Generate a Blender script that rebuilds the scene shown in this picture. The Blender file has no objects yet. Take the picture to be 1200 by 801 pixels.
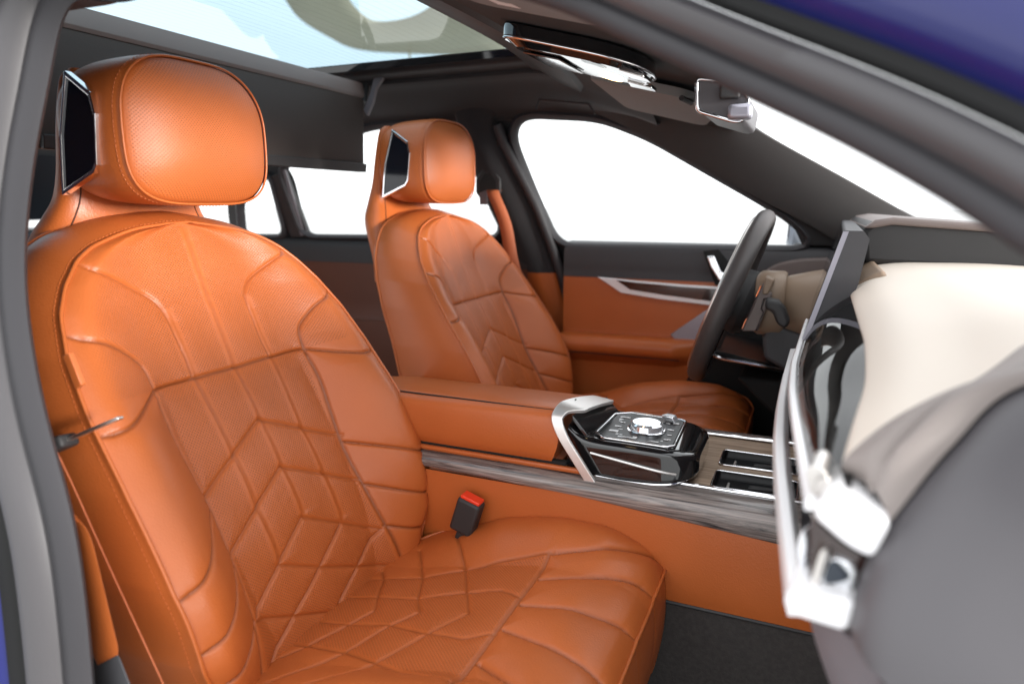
import bpy, bmesh, math, random
import numpy as np
random.seed(4); np.random.seed(4)
scene = bpy.context.scene
COL = scene.collection
I = np.interp
V3 = lambda *a: np.array(a, float)

# ------------------------------------------------------------------ camera data
CAM = V3(.79, -1.09, 1.15); YAW = math.radians(23.5); PITCH = math.radians(11.3); FPX = 800.
_F = V3(-math.sin(YAW), math.cos(YAW), 0); _R = V3(math.cos(YAW), math.sin(YAW), 0); _Z = V3(0, 0, 1)
_fw = _F*math.cos(PITCH) - _Z*math.sin(PITCH); _up = _F*math.sin(PITCH) + _Z*math.cos(PITCH)
def ray(px, py): return _fw + _R*(px-600)/FPX - _up*(py-400.5)/FPX
def atY(px, py, Y):
    d = ray(px, py); return CAM + d*(Y-CAM[1])/d[1]
def at_plane(px, py, P, N):
    d = ray(px, py); P = np.asarray(P, float); N = np.asarray(N, float)
    return CAM + d*((P-CAM)@N)/(d@N)

# ------------------------------------------------------------------ materials
MATS = {}
def new_mat(name):
    m = bpy.data.materials.new(name); m.use_nodes = True
    nt = m.node_tree; b = nt.nodes['Principled BSDF']
    return m, nt, b
def N(nt, t, **kw):
    n = nt.nodes.new(t)
    for k, v in kw.items():
        if k in n.inputs.keys(): n.inputs[k].default_value = v
        else: setattr(n, k, v)
    return n
def simple(name, col, rough=.5, metal=0., bump=0., bscale=400., var=.0, vscale=6., coat=0., spec=None, sheen=0.):
    m, nt, b = new_mat(name); L = nt.links
    b.inputs['Base Color'].default_value = (*col, 1); b.inputs['Roughness'].default_value = rough
    b.inputs['Metallic'].default_value = metal
    if coat: b.inputs['Coat Weight'].default_value = coat; b.inputs['Coat Roughness'].default_value = .04
    if spec is not None: b.inputs['Specular IOR Level'].default_value = spec
    if sheen: b.inputs['Sheen Weight'].default_value = sheen
    tc = N(nt, 'ShaderNodeTexCoord')
    if var:
        n = N(nt, 'ShaderNodeTexNoise', Scale=vscale, Detail=4.)
        L.new(tc.outputs['Object'], n.inputs['Vector'])
        mx = N(nt, 'ShaderNodeMix', data_type='RGBA')
        L.new(n.outputs['Fac'], mx.inputs['Factor'])
        mx.inputs[6].default_value = (*[c*(1-var) for c in col], 1); mx.inputs[7].default_value = (*[min(1, c*(1+var)) for c in col], 1)
        L.new(mx.outputs[2], b.inputs['Base Color'])
        mr = N(nt, 'ShaderNodeMapRange'); mr.inputs['To Min'].default_value = max(0, rough-.08); mr.inputs['To Max'].default_value = rough+.08
        L.new(n.outputs['Fac'], mr.inputs['Value']); L.new(mr.outputs[0], b.inputs['Roughness'])
    if bump:
        n2 = N(nt, 'ShaderNodeTexNoise', Scale=bscale, Detail=3.)
        L.new(tc.outputs['Object'], n2.inputs['Vector'])
        bp = N(nt, 'ShaderNodeBump', Strength=bump, Distance=.0006)
        L.new(n2.outputs['Fac'], bp.inputs['Height']); L.new(bp.outputs['Normal'], b.inputs['Normal'])
    MATS[name] = m
    return m
ORANGE = (.50, .122, .027)
def leather(name, col, rough=.42, perf=0., pitch=.0036):
    m, nt, b = new_mat(name); L = nt.links
    tc = N(nt, 'ShaderNodeTexCoord')
    big = N(nt, 'ShaderNodeTexNoise', Scale=7., Detail=5.)
    L.new(tc.outputs['Object'], big.inputs['Vector'])
    mx = N(nt, 'ShaderNodeMix', data_type='RGBA')
    mx.inputs[6].default_value = (*[c*.86 for c in col], 1); mx.inputs[7].default_value = (*[c*1.12 for c in col], 1)
    L.new(big.outputs['Fac'], mx.inputs['Factor'])
    grain = N(nt, 'ShaderNodeTexVoronoi', Scale=430., feature='F1'); L.new(tc.outputs['Object'], grain.inputs['Vector'])
    fine = N(nt, 'ShaderNodeTexNoise', Scale=260., Detail=4.); L.new(tc.outputs['Object'], fine.inputs['Vector'])
    add = N(nt, 'ShaderNodeMath', operation='ADD'); L.new(grain.outputs['Distance'], add.inputs[0]); L.new(fine.outputs['Fac'], add.inputs[1])
    bp = N(nt, 'ShaderNodeBump', Strength=.30, Distance=.0006); L.new(add.outputs[0], bp.inputs['Height'])
    mr = N(nt, 'ShaderNodeMapRange'); mr.inputs['To Min'].default_value = rough-.10; mr.inputs['To Max'].default_value = rough+.04
    L.new(big.outputs['Fac'], mr.inputs['Value']); L.new(mr.outputs[0], b.inputs['Roughness'])
    col_out = mx.outputs[2]; nrm = bp.outputs['Normal']
    if perf:
        mp = N(nt, 'ShaderNodeMapping'); mp.inputs['Rotation'].default_value = (0, 0, math.radians(45))
        L.new(tc.outputs['UV'], mp.inputs['Vector'])
        vo = N(nt, 'ShaderNodeTexVoronoi', feature='F1'); vo.voronoi_dimensions = '2D'
        vo.inputs['Scale'].default_value = 1/pitch; vo.inputs['Randomness'].default_value = 0.
        L.new(mp.outputs[0], vo.inputs['Vector'])
        dot = N(nt, 'ShaderNodeMapRange'); dot.inputs['From Min'].default_value = .20; dot.inputs['From Max'].default_value = .36
        L.new(vo.outputs['Distance'], dot.inputs['Value'])          # 0 in hole, 1 outside
        at = N(nt, 'ShaderNodeAttribute', attribute_name='perf')
        one = N(nt, 'ShaderNodeMath', operation='SUBTRACT'); one.inputs[0].default_value = 1; L.new(dot.outputs[0], one.inputs[1])
        hole = N(nt, 'ShaderNodeMath', operation='MULTIPLY'); L.new(one.outputs[0], hole.inputs[0]); L.new(at.outputs['Fac'], hole.inputs[1])
        hs = N(nt, 'ShaderNodeMath', operation='MULTIPLY'); hs.inputs[1].default_value = perf; L.new(hole.outputs[0], hs.inputs[0])
        m2 = N(nt, 'ShaderNodeMix', data_type='RGBA'); L.new(hs.outputs[0], m2.inputs['Factor'])
        L.new(mx.outputs[2], m2.inputs[6]); m2.inputs[7].default_value = (*[c*.18 for c in col], 1)
        sw_ = N(nt, 'ShaderNodeAttribute', attribute_name='seamshade'); m3 = N(nt, 'ShaderNodeMix', data_type='RGBA')
        L.new(sw_.outputs['Fac'], m3.inputs['Factor']); L.new(m2.outputs[2], m3.inputs[6]); m3.inputs[7].default_value = (*[c*.16 for c in col], 1)  # groove shade painted in: leather darkened along the seams
        col_out = m3.outputs[2]
        inv = N(nt, 'ShaderNodeMath', operation='SUBTRACT'); inv.inputs[0].default_value = 1; L.new(hole.outputs[0], inv.inputs[1])
        bp2 = N(nt, 'ShaderNodeBump', Strength=.55, Distance=.0008); L.new(inv.outputs[0], bp2.inputs['Height']); L.new(nrm, bp2.inputs['Normal'])
        nrm = bp2.outputs['Normal']
    L.new(col_out, b.inputs['Base Color']); L.new(nrm, b.inputs['Normal'])
    b.inputs['Specular IOR Level'].default_value = .5; b.inputs['Coat Weight'].default_value = .06; b.inputs['Coat Roughness'].default_value = .38
    MATS[name] = m
    return m
leather('leather', ORANGE); leather('quilt', ORANGE, .46, perf=.42, pitch=.0034)
leather('shadeleather', (.10, .030, .014), .5); simple('seamdark', (.10, .026, .008), .6); simple('thread', (.50, .128, .034), .55); simple('webbing', (.42, .105, .035), .6, bump=.5, bscale=900)  # first one: orange leather with cabin shade put into its colour
simple('dark', (.028, .027, .028), .55, bump=.25, bscale=700, var=.15)
simple('gap', (.008, .008, .008), .8)
simple('lining', (.022, .021, .023), .9, bump=.5, bscale=900, var=.12, sheen=.15)
simple('headcloth', (.042, .041, .042), .9, bump=.5, bscale=900, var=.12)
simple('visor', (.22, .22, .215), .85, bump=.4, bscale=800, var=.1)
simple('pillarfab', (.052, .048, .047), .9, bump=.5, bscale=900, var=.1)
simple('door_dark', (.052, .051, .055), .62, bump=.3, bscale=600, var=.1)
simple('padshade', (.25, .215, .20), .55, bump=.3, bscale=420, var=.06); simple('taupe', (.16, .125, .115), .55, bump=.3, bscale=500, var=.08)  # first one: dash pad leather with its shading put into the colour
simple('padlit', (.66, .58, .50), .55, bump=.3, bscale=420, var=.06)
simple('dashskin', (.40, .325, .265), .55, bump=.3, bscale=420, var=.06)
simple('beige', (.25, .175, .12), .5, bump=.25, bscale=420, var=.06)
simple('greytrim', (.17, .16, .175), .5, bump=.2, bscale=600, var=.08)
simple('captrim', (.090, .084, .090), .42, bump=.2, bscale=600, var=.08)
simple('rubber', (.035, .033, .037), .6, bump=.15, bscale=300, var=.2)
simple('flange', (.070, .066, .070), .45, var=.08)
simple('carpet', (.046, .041, .039), .97, bump=1., bscale=420, var=.5, vscale=160)
simple('chrome', (.86, .86, .88), .10, 1.); simple('satin', (.72, .69, .66), .32, 1., var=.05)
simple('satinlight', (.84, .81, .78), .36, .75); simple('bright', (.92, .91, .92), .25, .08); simple('mirrorshell', (.45, .50, .56), .3)
simple('panelblack', (.010, .010, .011), .28, spec=.25)
simple('gloss', (.008, .008, .009), .05, coat=1.); simple('brown_gloss', (.035, .018, .016), .08, coat=1.)
simple('red', (.85, .05, .015), .35); simple('white', (.8, .8, .8), .4); simple('yellow', (.85, .62, .02), .5)
simple('screen', (.006, .008, .014), .07, spec=.5); simple('brownpanel', (.052, .037, .031), .7, bump=.2, bscale=500, var=.08)
simple('bluegrey', (.03, .038, .05), .6, var=.2); simple('silver_grey', (.36, .35, .40), .35, .6)
simple('ground', (.54, .54, .53), .9, bump=.6, bscale=40, var=.06, vscale=.6)
simple('wheelskin', (.058, .050, .049), .48, bump=.3, bscale=700, var=.1)
simple('added_sheet_beige', (.62, .50, .34), .9, var=.08, vscale=1.5); simple('haze', (.85, .87, .9), .95)
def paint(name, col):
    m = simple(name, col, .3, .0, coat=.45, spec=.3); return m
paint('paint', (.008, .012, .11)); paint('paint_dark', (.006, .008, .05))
def wood():
    m, nt, b = new_mat('wood'); L = nt.links
    tc = N(nt, 'ShaderNodeTexCoord'); mp = N(nt, 'ShaderNodeMapping'); mp.inputs['Scale'].default_value = (6, 90, 130)
    L.new(tc.outputs['Object'], mp.inputs['Vector'])
    n = N(nt, 'ShaderNodeTexNoise', Scale=1., Detail=7., Distortion=1.6); n.inputs['Roughness'].default_value = .62
    L.new(mp.outputs[0], n.inputs['Vector'])
    cr = N(nt, 'ShaderNodeValToRGB'); L.new(n.outputs['Fac'], cr.inputs[0])
    cr.color_ramp.elements[0].position = .36; cr.color_ramp.elements[0].color = (.055, .048, .048, 1)
    cr.color_ramp.elements[1].position = .64; cr.color_ramp.elements[1].color = (.34, .29, .265, 1)
    L.new(cr.outputs[0], b.inputs['Base Color']); b.inputs['Roughness'].default_value = .2
    b.inputs['Coat Weight'].default_value = .5
    bp = N(nt, 'ShaderNodeBump', Strength=.3, Distance=.0008); L.new(n.outputs['Fac'], bp.inputs['Height']); L.new(bp.outputs[0], b.inputs['Normal'])
    MATS['wood'] = m
wood()
def veneer():
    m, nt, b = new_mat('veneer'); L = nt.links
    tc = N(nt, 'ShaderNodeTexCoord'); mp = N(nt, 'ShaderNodeMapping'); mp.inputs['Scale'].default_value = (14, 220, 40)
    L.new(tc.outputs['Object'], mp.inputs['Vector'])
    n = N(nt, 'ShaderNodeTexNoise', Scale=1., Detail=6., Distortion=.8); L.new(mp.outputs[0], n.inputs['Vector'])
    cr = N(nt, 'ShaderNodeValToRGB'); L.new(n.outputs['Fac'], cr.inputs[0])
    cr.color_ramp.elements[0].position = .3; cr.color_ramp.elements[0].color = (.24, .165, .115, 1)
    cr.color_ramp.elements[1].position = .7; cr.color_ramp.elements[1].color = (.50, .37, .27, 1)
    L.new(cr.outputs[0], b.inputs['Base Color']); b.inputs['Roughness'].default_value = .55; b.inputs['Specular IOR Level'].default_value = .25
    MATS['veneer'] = m
veneer()
def glass(name, tint, refl=.10, lines=False, graz=.6):
    m = bpy.data.materials.new(name); m.use_nodes = True; nt = m.node_tree; L = nt.links; nt.nodes.clear()
    out = N(nt, 'ShaderNodeOutputMaterial'); tr = N(nt, 'ShaderNodeBsdfTransparent'); gl = N(nt, 'ShaderNodeBsdfGlossy', Roughness=.02)
    tr.inputs['Color'].default_value = (*tint, 1)
    fr = N(nt, 'ShaderNodeLayerWeight', Blend=.5); pw = N(nt, 'ShaderNodeMath', operation='POWER'); pw.inputs[1].default_value = 5.
    L.new(fr.outputs['Facing'], pw.inputs[0])
    mu = N(nt, 'ShaderNodeMath', operation='MULTIPLY_ADD'); mu.inputs[1].default_value = graz; mu.inputs[2].default_value = refl*.4; mu.use_clamp = True
    L.new(pw.outputs[0], mu.inputs[0]); mx = N(nt, 'ShaderNodeMixShader'); L.new(mu.outputs[0], mx.inputs[0])
    L.new(tr.outputs[0], mx.inputs[1]); L.new(gl.outputs[0], mx.inputs[2])
    if lines:
        tc = N(nt, 'ShaderNodeTexCoord'); sp = N(nt, 'ShaderNodeSeparateXYZ'); L.new(tc.outputs['Object'], sp.inputs[0])
        w = N(nt, 'ShaderNodeMath', operation='MULTIPLY'); w.inputs[1].default_value = 2*math.pi/.020; L.new(sp.outputs['X'], w.inputs[0])
        s = N(nt, 'ShaderNodeMath', operation='SINE'); L.new(w.outputs[0], s.inputs[0])
        r = N(nt, 'ShaderNodeMapRange'); r.inputs['From Min'].default_value = .82; r.inputs['From Max'].default_value = .97; L.new(s.outputs[0], r.inputs['Value'])
        no = N(nt, 'ShaderNodeTexNoise', Scale=14.); L.new(tc.outputs['Object'], no.inputs['Vector'])
        r2 = N(nt, 'ShaderNodeMath', operation='MULTIPLY'); L.new(r.outputs[0], r2.inputs[0]); L.new(no.outputs['Fac'], r2.inputs[1])
        c = N(nt, 'ShaderNodeMix', data_type='RGBA'); c.inputs[6].default_value = (*tint, 1); c.inputs[7].default_value = (*[t*.80 for t in tint], 1)
        L.new(r2.outputs[0], c.inputs['Factor']); L.new(c.outputs[2], tr.inputs['Color'])
    L.new(mx.outputs[0], out.inputs[0]); MATS[name] = m
glass('glass', (.93, .95, .95), .1); glass('stripglass', (.42, .41, .40), .14, graz=.55); glass('wsglass', (.97, .98, .98), .03, graz=.12); glass('roofglass', (.40, .53, .60), .1, True); glass('smoke', (.35, .36, .36), .16)
def crystal():
    m, nt, b = new_mat('crystal'); b.inputs['Base Color'].default_value = (.9, .92, .95, 1); b.inputs['Metallic'].default_value = .75
    b.inputs['Roughness'].default_value = .06; MATS['crystal'] = m
crystal()
def emit(name, col, s):
    m, nt, b = new_mat(name); b.inputs['Base Color'].default_value = (*col, 1); b.inputs['Emission Color'].default_value = (*col, 1)
    b.inputs['Emission Strength'].default_value = s; MATS[name] = m
emit('lamp', (1., .72, .36), 5.)

# ------------------------------------------------------------------ mesh builder
def sm(xk, yk, x, sig=.0):
    """smooth interpolation through key points"""
    x = np.asarray(x, float)
    if not sig: return I(x, xk, yk)
    off = np.linspace(-2, 2, 17); w = np.exp(-off**2/1.0); w /= w.sum()
    out = 0
    lo, hi = xk[0], xk[-1]
    s0 = (yk[1]-yk[0])/(xk[1]-xk[0]); s1 = (yk[-1]-yk[-2])/(xk[-1]-xk[-2])
    for o, ww in zip(off, w):
        xx = x+o*sig
        y = I(xx, xk, yk); y = np.where(xx < lo, yk[0]+(xx-lo)*s0, y); y = np.where(xx > hi, yk[-1]+(xx-hi)*s1, y)
        out = out+ww*y
    return out
def cat(P, n):
    """Catmull-Rom resample of a polyline to n points"""
    P = np.asarray(P, float); m = len(P)
    if m == 2: return np.array([P[0]+(P[1]-P[0])*t for t in np.linspace(0, 1, n)])
    Q = np.vstack([2*P[0]-P[1], P, 2*P[-1]-P[-2]]); out = []
    for t in np.linspace(0, m-1-1e-9, n):
        i = int(t); f = t-i; a, b, c, d = Q[i], Q[i+1], Q[i+2], Q[i+3]
        out.append(.5*((2*b)+(c-a)*f+(2*a-5*b+4*c-d)*f*f+(3*b-a-3*c+d)*f**3))
    return np.array(out)
def unit(v): return v/(np.linalg.norm(v)+1e-12)
class MB:
    def __init__(s): s.v = []; s.f = []; s.uv = {}; s.n = 0; s.attr = None
    def add(s, verts, faces):
        o = s.n; s.v.append(np.asarray(verts, float).reshape(-1, 3)); s.n += len(s.v[-1])
        s.f += [tuple(i+o for i in f) for f in faces]; return s
    def grid(s, P, cu=False, cv=False, flip=False):
        P = np.asarray(P, float); a, b = P.shape[:2]; F = []
        for i in range(a if cu else a-1):
            i2 = (i+1) % a
            for j in range(b if cv else b-1):
                j2 = (j+1) % b
                q = (i*b+j, i2*b+j, i2*b+j2, i*b+j2)
                F.append(q[::-1] if flip else q)
        return s.add(P.reshape(-1, 3), F)
    def fan(s, loop, c=None):
        loop = np.asarray(loop, float); n = len(loop); c = loop.mean(0) if c is None else c
        return s.add(np.vstack([loop, c]), [(i, (i+1) % n, n) for i in range(n)])
    def loft(s, secs, caps=True):
        secs = np.asarray(secs, float); s.grid(secs, cv=True)
        if caps: s.fan(secs[0][::-1]); s.fan(secs[-1])
        return s
    def tube(s, path, r, seg=8, closed=False, caps=True):
        path = np.asarray(path, float); n = len(path); r = np.broadcast_to(np.asarray(r, float), (n,))
        if closed: T = np.roll(path, -1, 0)-np.roll(path, 1, 0)
        else: T = np.gradient(path, axis=0)
        up = V3(0, 0, 1) if abs(unit(T[0])[2]) < .9 else V3(1, 0, 0); secs = []
        a = unit(np.cross(T[0], up))
        for i in range(n):
            t = unit(T[i]); a = unit(a-t*(a@t)); b = np.cross(t, a)
            secs.append([path[i]+r[i]*(a*math.cos(k*2*math.pi/seg)+b*math.sin(k*2*math.pi/seg)) for k in range(seg)])
        secs = np.array(secs); s.grid(secs, cu=closed, cv=True)
        if not closed and caps: s.fan(secs[0][::-1]); s.fan(secs[-1])
        return s
    def prism(s, poly, vec):
        poly = np.asarray(poly, float); n = len(poly); vec = np.asarray(vec, float)
        F = [tuple(range(n))[::-1], tuple(range(n, 2*n))]+[(i, (i+1) % n, n+(i+1) % n, n+i) for i in range(n)]
        return s.add(np.vstack([poly, poly+vec]), F)
    def box(s, c, d, rot=None):
        c = np.asarray(c, float); d = np.asarray(d, float)/2
        P = np.array([[x, y, z] for x in (-1, 1) for y in (-1, 1) for z in (-1, 1)])*d
        if rot is not None: P = P@np.asarray(rot, float).T
        return s.add(P+c, [(0, 1, 3, 2), (4, 6, 7, 5), (0, 4, 5, 1), (2, 3, 7, 6), (0, 2, 6, 4), (1, 5, 7, 3)])
    def lathe(s, prof, c, axis, seg=32):
        axis = unit(np.asarray(axis, float)); up = V3(0, 0, 1) if abs(axis[2]) < .9 else V3(1, 0, 0)
        a = unit(np.cross(axis, up)); b = np.cross(axis, a); secs = []
        for r, h in prof:
            secs.append([np.asarray(c)+axis*h+r*(a*math.cos(k*2*math.pi/seg)+b*math.sin(k*2*math.pi/seg)) for k in range(seg)])
        secs = np.array(secs); s.grid(secs, cv=True); s.fan(secs[0][::-1]); s.fan(secs[-1]); return s
    def build(s, name, mat, parent=None, smooth=40, bevel=0., bseg=3, sub=0, solid=0.):
        V = np.vstack(s.v)
        if parent is not None:
            o = V3(0, 0, 0); p = parent
            while p is not None: o = o+np.array(p.location); p = p.parent
            V = V-o
        me = bpy.data.meshes.new(name); me.from_pydata(V.tolist(), [], s.f)
        me.materials.append(MATS[mat] if isinstance(mat, str) else mat)
        bm = bmesh.new(); bm.from_mesh(me); bmesh.ops.recalc_face_normals(bm, faces=bm.faces); bm.to_mesh(me); bm.free()
        if smooth:
            me.polygons.foreach_set('use_smooth', [True]*len(me.polygons))
            me.set_sharp_from_angle(angle=math.radians(smooth))
        ob = bpy.data.objects.new(name, me); COL.objects.link(ob)
        if parent is not None: ob.parent = parent
        if solid: q = ob.modifiers.new('s', 'SOLIDIFY'); q.thickness = solid; q.offset = 0
        if bevel:
            q = ob.modifiers.new('b', 'BEVEL'); q.width = bevel; q.segments = bseg; q.limit_method = 'ANGLE'; q.angle_limit = math.radians(38)
            q.harden_normals = False
        if sub: q = ob.modifiers.new('u', 'SUBSURF'); q.levels = sub; q.render_levels = sub
        return ob
def thing(name, label, cat_, loc=(0, 0, 0), group=None):
    o = bpy.data.objects.new(name, None); COL.objects.link(o); o.location = loc; o.empty_display_size = .05
    o['label'] = label; o['category'] = cat_
    if group: o['group'] = group
    return o
def tag(o, label, cat_, group=None):
    o['label'] = label; o['category'] = cat_
    if group: o['group'] = group
    return o
def struct(o): o['kind'] = 'structure'; return o
def mirror(P):
    P = np.array(P, float); P[..., 1] *= -1; return P

def round_poly(pts, r=.03, k=6):
    pts = [V3(*p) for p in pts]; out = []; n = len(pts)
    for i in range(n):
        p, a, b = pts[i], pts[i-1], pts[(i+1) % n]
        ra = min(r, .45*np.linalg.norm(a-p)); rb = min(r, .45*np.linalg.norm(b-p))
        s_, e = p+unit(a-p)*ra, p+unit(b-p)*rb
        for t in np.linspace(0, 1, k): out.append((1-t)**2*s_+2*t*(1-t)*p+t*t*e)
    return np.array(out)
# ------------------------------------------------------------------ SEATS
zk = [.50, .55, .592, .653, .72, .79, .928, 1.03, 1.09, 1.125, 1.16]
X0k = [.222, .220, .213, .194, .169, .135, .061, .015, -.005, -.018, -.031]
Wz = [.50, .55, .592, .66, .756, .85, .93, .985, 1.03, 1.06, 1.085, 1.10, 1.112, 1.120, 1.126]
Wk = [.18, .19, .212, .237, .25, .25, .244, .234, .215, .193, .167, .140, .105, .065, .012]
hz = [.50, .55, .60, .66, .72, .756, .85, .93, 1.0, 1.05, 1.1, 1.16]
hk = [.0, .01, .025, .052, .068, .074, .072, .058, .042, .028, .015, .004]
Dz = [.50, .60, .787, .9, 1.05, 1.10, 1.16]
Dk = [.22, .215, .197, .157, .105, .09, .06]
def seam_disp(Q, seams, groove, gw, puff, pw):
    """Q (n,2) metric surface coordinates, returns displacement and distance to the nearest seam"""
    d = np.full(len(Q), 9.)
    for pl in seams:
        pl = np.asarray(pl, float)
        for a, b in zip(pl[:-1], pl[1:]):
            ab = b-a; L2 = ab@ab+1e-12
            t = np.clip(((Q-a)@ab)/L2, 0, 1); e = np.hypot(*(Q-(a+t[:, None]*ab)).T)
            d = np.minimum(d, e)
    return -groove*np.exp(-(d/gw)**2)+puff*(1-np.exp(-d/pw))-puff, d
def grid_normals(P):
    du = np.gradient(P, axis=0); dv = np.gradient(P, axis=1); n = np.cross(du, dv)
    return n/(np.linalg.norm(n, axis=2, keepdims=True)+1e-12)
def both(*lines):
    out = []
    for l in lines:
        l = [tuple(p) for p in l]; out.append(l); out.append([(-a, b) for a, b in l])
    return out
def rnd(pl, n=10): return cat(np.array(pl), n)
CS = 1/math.cos(math.radians(24))          # surface length per unit of height
PLEAT = [[(0, 1.122), (0, .723)], [(.070, 1.02), (.069, .97), (.070, .929), (.066, .825), (.067, .689)], [(-.070, 1.02), (-.069, .97), (-.070, .929), (-.066, .825), (-.067, .689)]]
BACK = [[(-.134, .929), (0, .928), (.134, .929)]]
BACK += both(rnd([(.172, 1.084), (.118, 1.056), (.085, 1.036), (.072, 1.017), (.070, .985), (.068, .955), (.070, .929)], 24),
             rnd([(.228, 1.011), (.185, .997), (.155, .977), (.138, .958), (.134, .929)], 16),
             rnd([(.134, .929), (.16, .923), (.195, .917), (.245, .91)], 10),
             rnd([(.134, .929), (.137, .885), (.132, .83), (.128, .785), (.130, .73), (.135, .68), (.145, .63), (.155, .585), (.16, .55)], 24),
             [(0, .857), (.132, .797)], [(0, .793), (.068, .759), (.130, .728)], [(0, .723), (.066, .687), (.132, .650)],
             [(.066, .687), (0, .652), (-.085, .612), (-.14, .588)], [(.132, .65), (.06, .615), (.01, .592)],
             rnd([(.129, .787), (.185, .768), (.248, .745)], 8), rnd([(.130, .722), (.2, .69), (.25, .678)], 8), rnd([(.137, .655), (.19, .632), (.24, .622)], 8))
NDARK = None
def backX(s, z):
    u = np.clip(np.abs(s)/np.maximum(sm(Wz, Wk, z, .004), 1e-3), 0, 1)
    t = np.sin(.5*np.pi*np.clip((u-.50)/.42, 0, 1))**1.15; t2 = np.clip((u-.40)/.56, 0, 1); t2 = t2*t2*(3-2*t2)
    q_ = np.clip((z-.90)/.05, 0, 1); t = t*(1-q_)+t2*q_
    e = np.clip((u-.84)/.16, 0, 1)
    return sm(zk, X0k, z, .02)+sm(hz, hk, z, .02)*t-.014*e**2
def stitch_mesh(mb, pts, nrm, step=.0056, ln=.0036, w=.00055, off=0.):
    """short thread stitches along a polyline lying on a surface"""
    pts = np.asarray(pts); nrm = np.asarray(nrm)
    seg = np.r_[0, np.cumsum(np.linalg.norm(np.diff(pts, axis=0), axis=1))]
    for a in np.arange(step, seg[-1]-step, step):
        p = np.array([I(a, seg, pts[:, k]) for k in range(3)]); q = np.array([I(a+ln, seg, pts[:, k]) for k in range(3)])
        n = unit(np.array([I(a, seg, nrm[:, k]) for k in range(3)])); t = unit(q-p); b = np.cross(n, t)
        p = p+b*off; q = q+b*off
        m = (p+q)/2+n*w*1.6
        mb.add([p-b*w, p+b*w, q+b*w, q-b*w, m-b*w*.8-t*ln*.3, m+b*w*.8-t*ln*.3, m+b*w*.8+t*ln*.3, m-b*w*.8+t*ln*.3],
               [(4, 5, 6, 7), (0, 4, 7, 3), (1, 2, 6, 5), (0, 1, 5, 4), (2, 3, 7, 6)])
def set_uv_attr(ob, uv, perf, seamshade=None):
    me = ob.data; ul = me.uv_layers.new(name='UVMap')
    idx = np.zeros(len(me.loops), int); me.loops.foreach_get('vertex_index', idx)
    ul.data.foreach_set('uv', uv[idx].astype(np.float32).ravel())
    a = me.attributes.new('perf', 'FLOAT', 'POINT'); a.data.foreach_set('value', perf.astype(np.float32))
    if seamshade is not None:
        a = me.attributes.new('seamshade', 'FLOAT', 'POINT'); a.data.foreach_set('value', seamshade.astype(np.float32))
def superloop(n, hw, hh, e=3.2, n2=None):
    t = np.linspace(0, 2*math.pi, n, endpoint=False); c, s_ = np.cos(t), np.sin(t)
    return np.sign(c)*np.abs(c)**(2/e)*hw, np.sign(s_)*np.abs(s_)**(2/e)*hh

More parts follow.
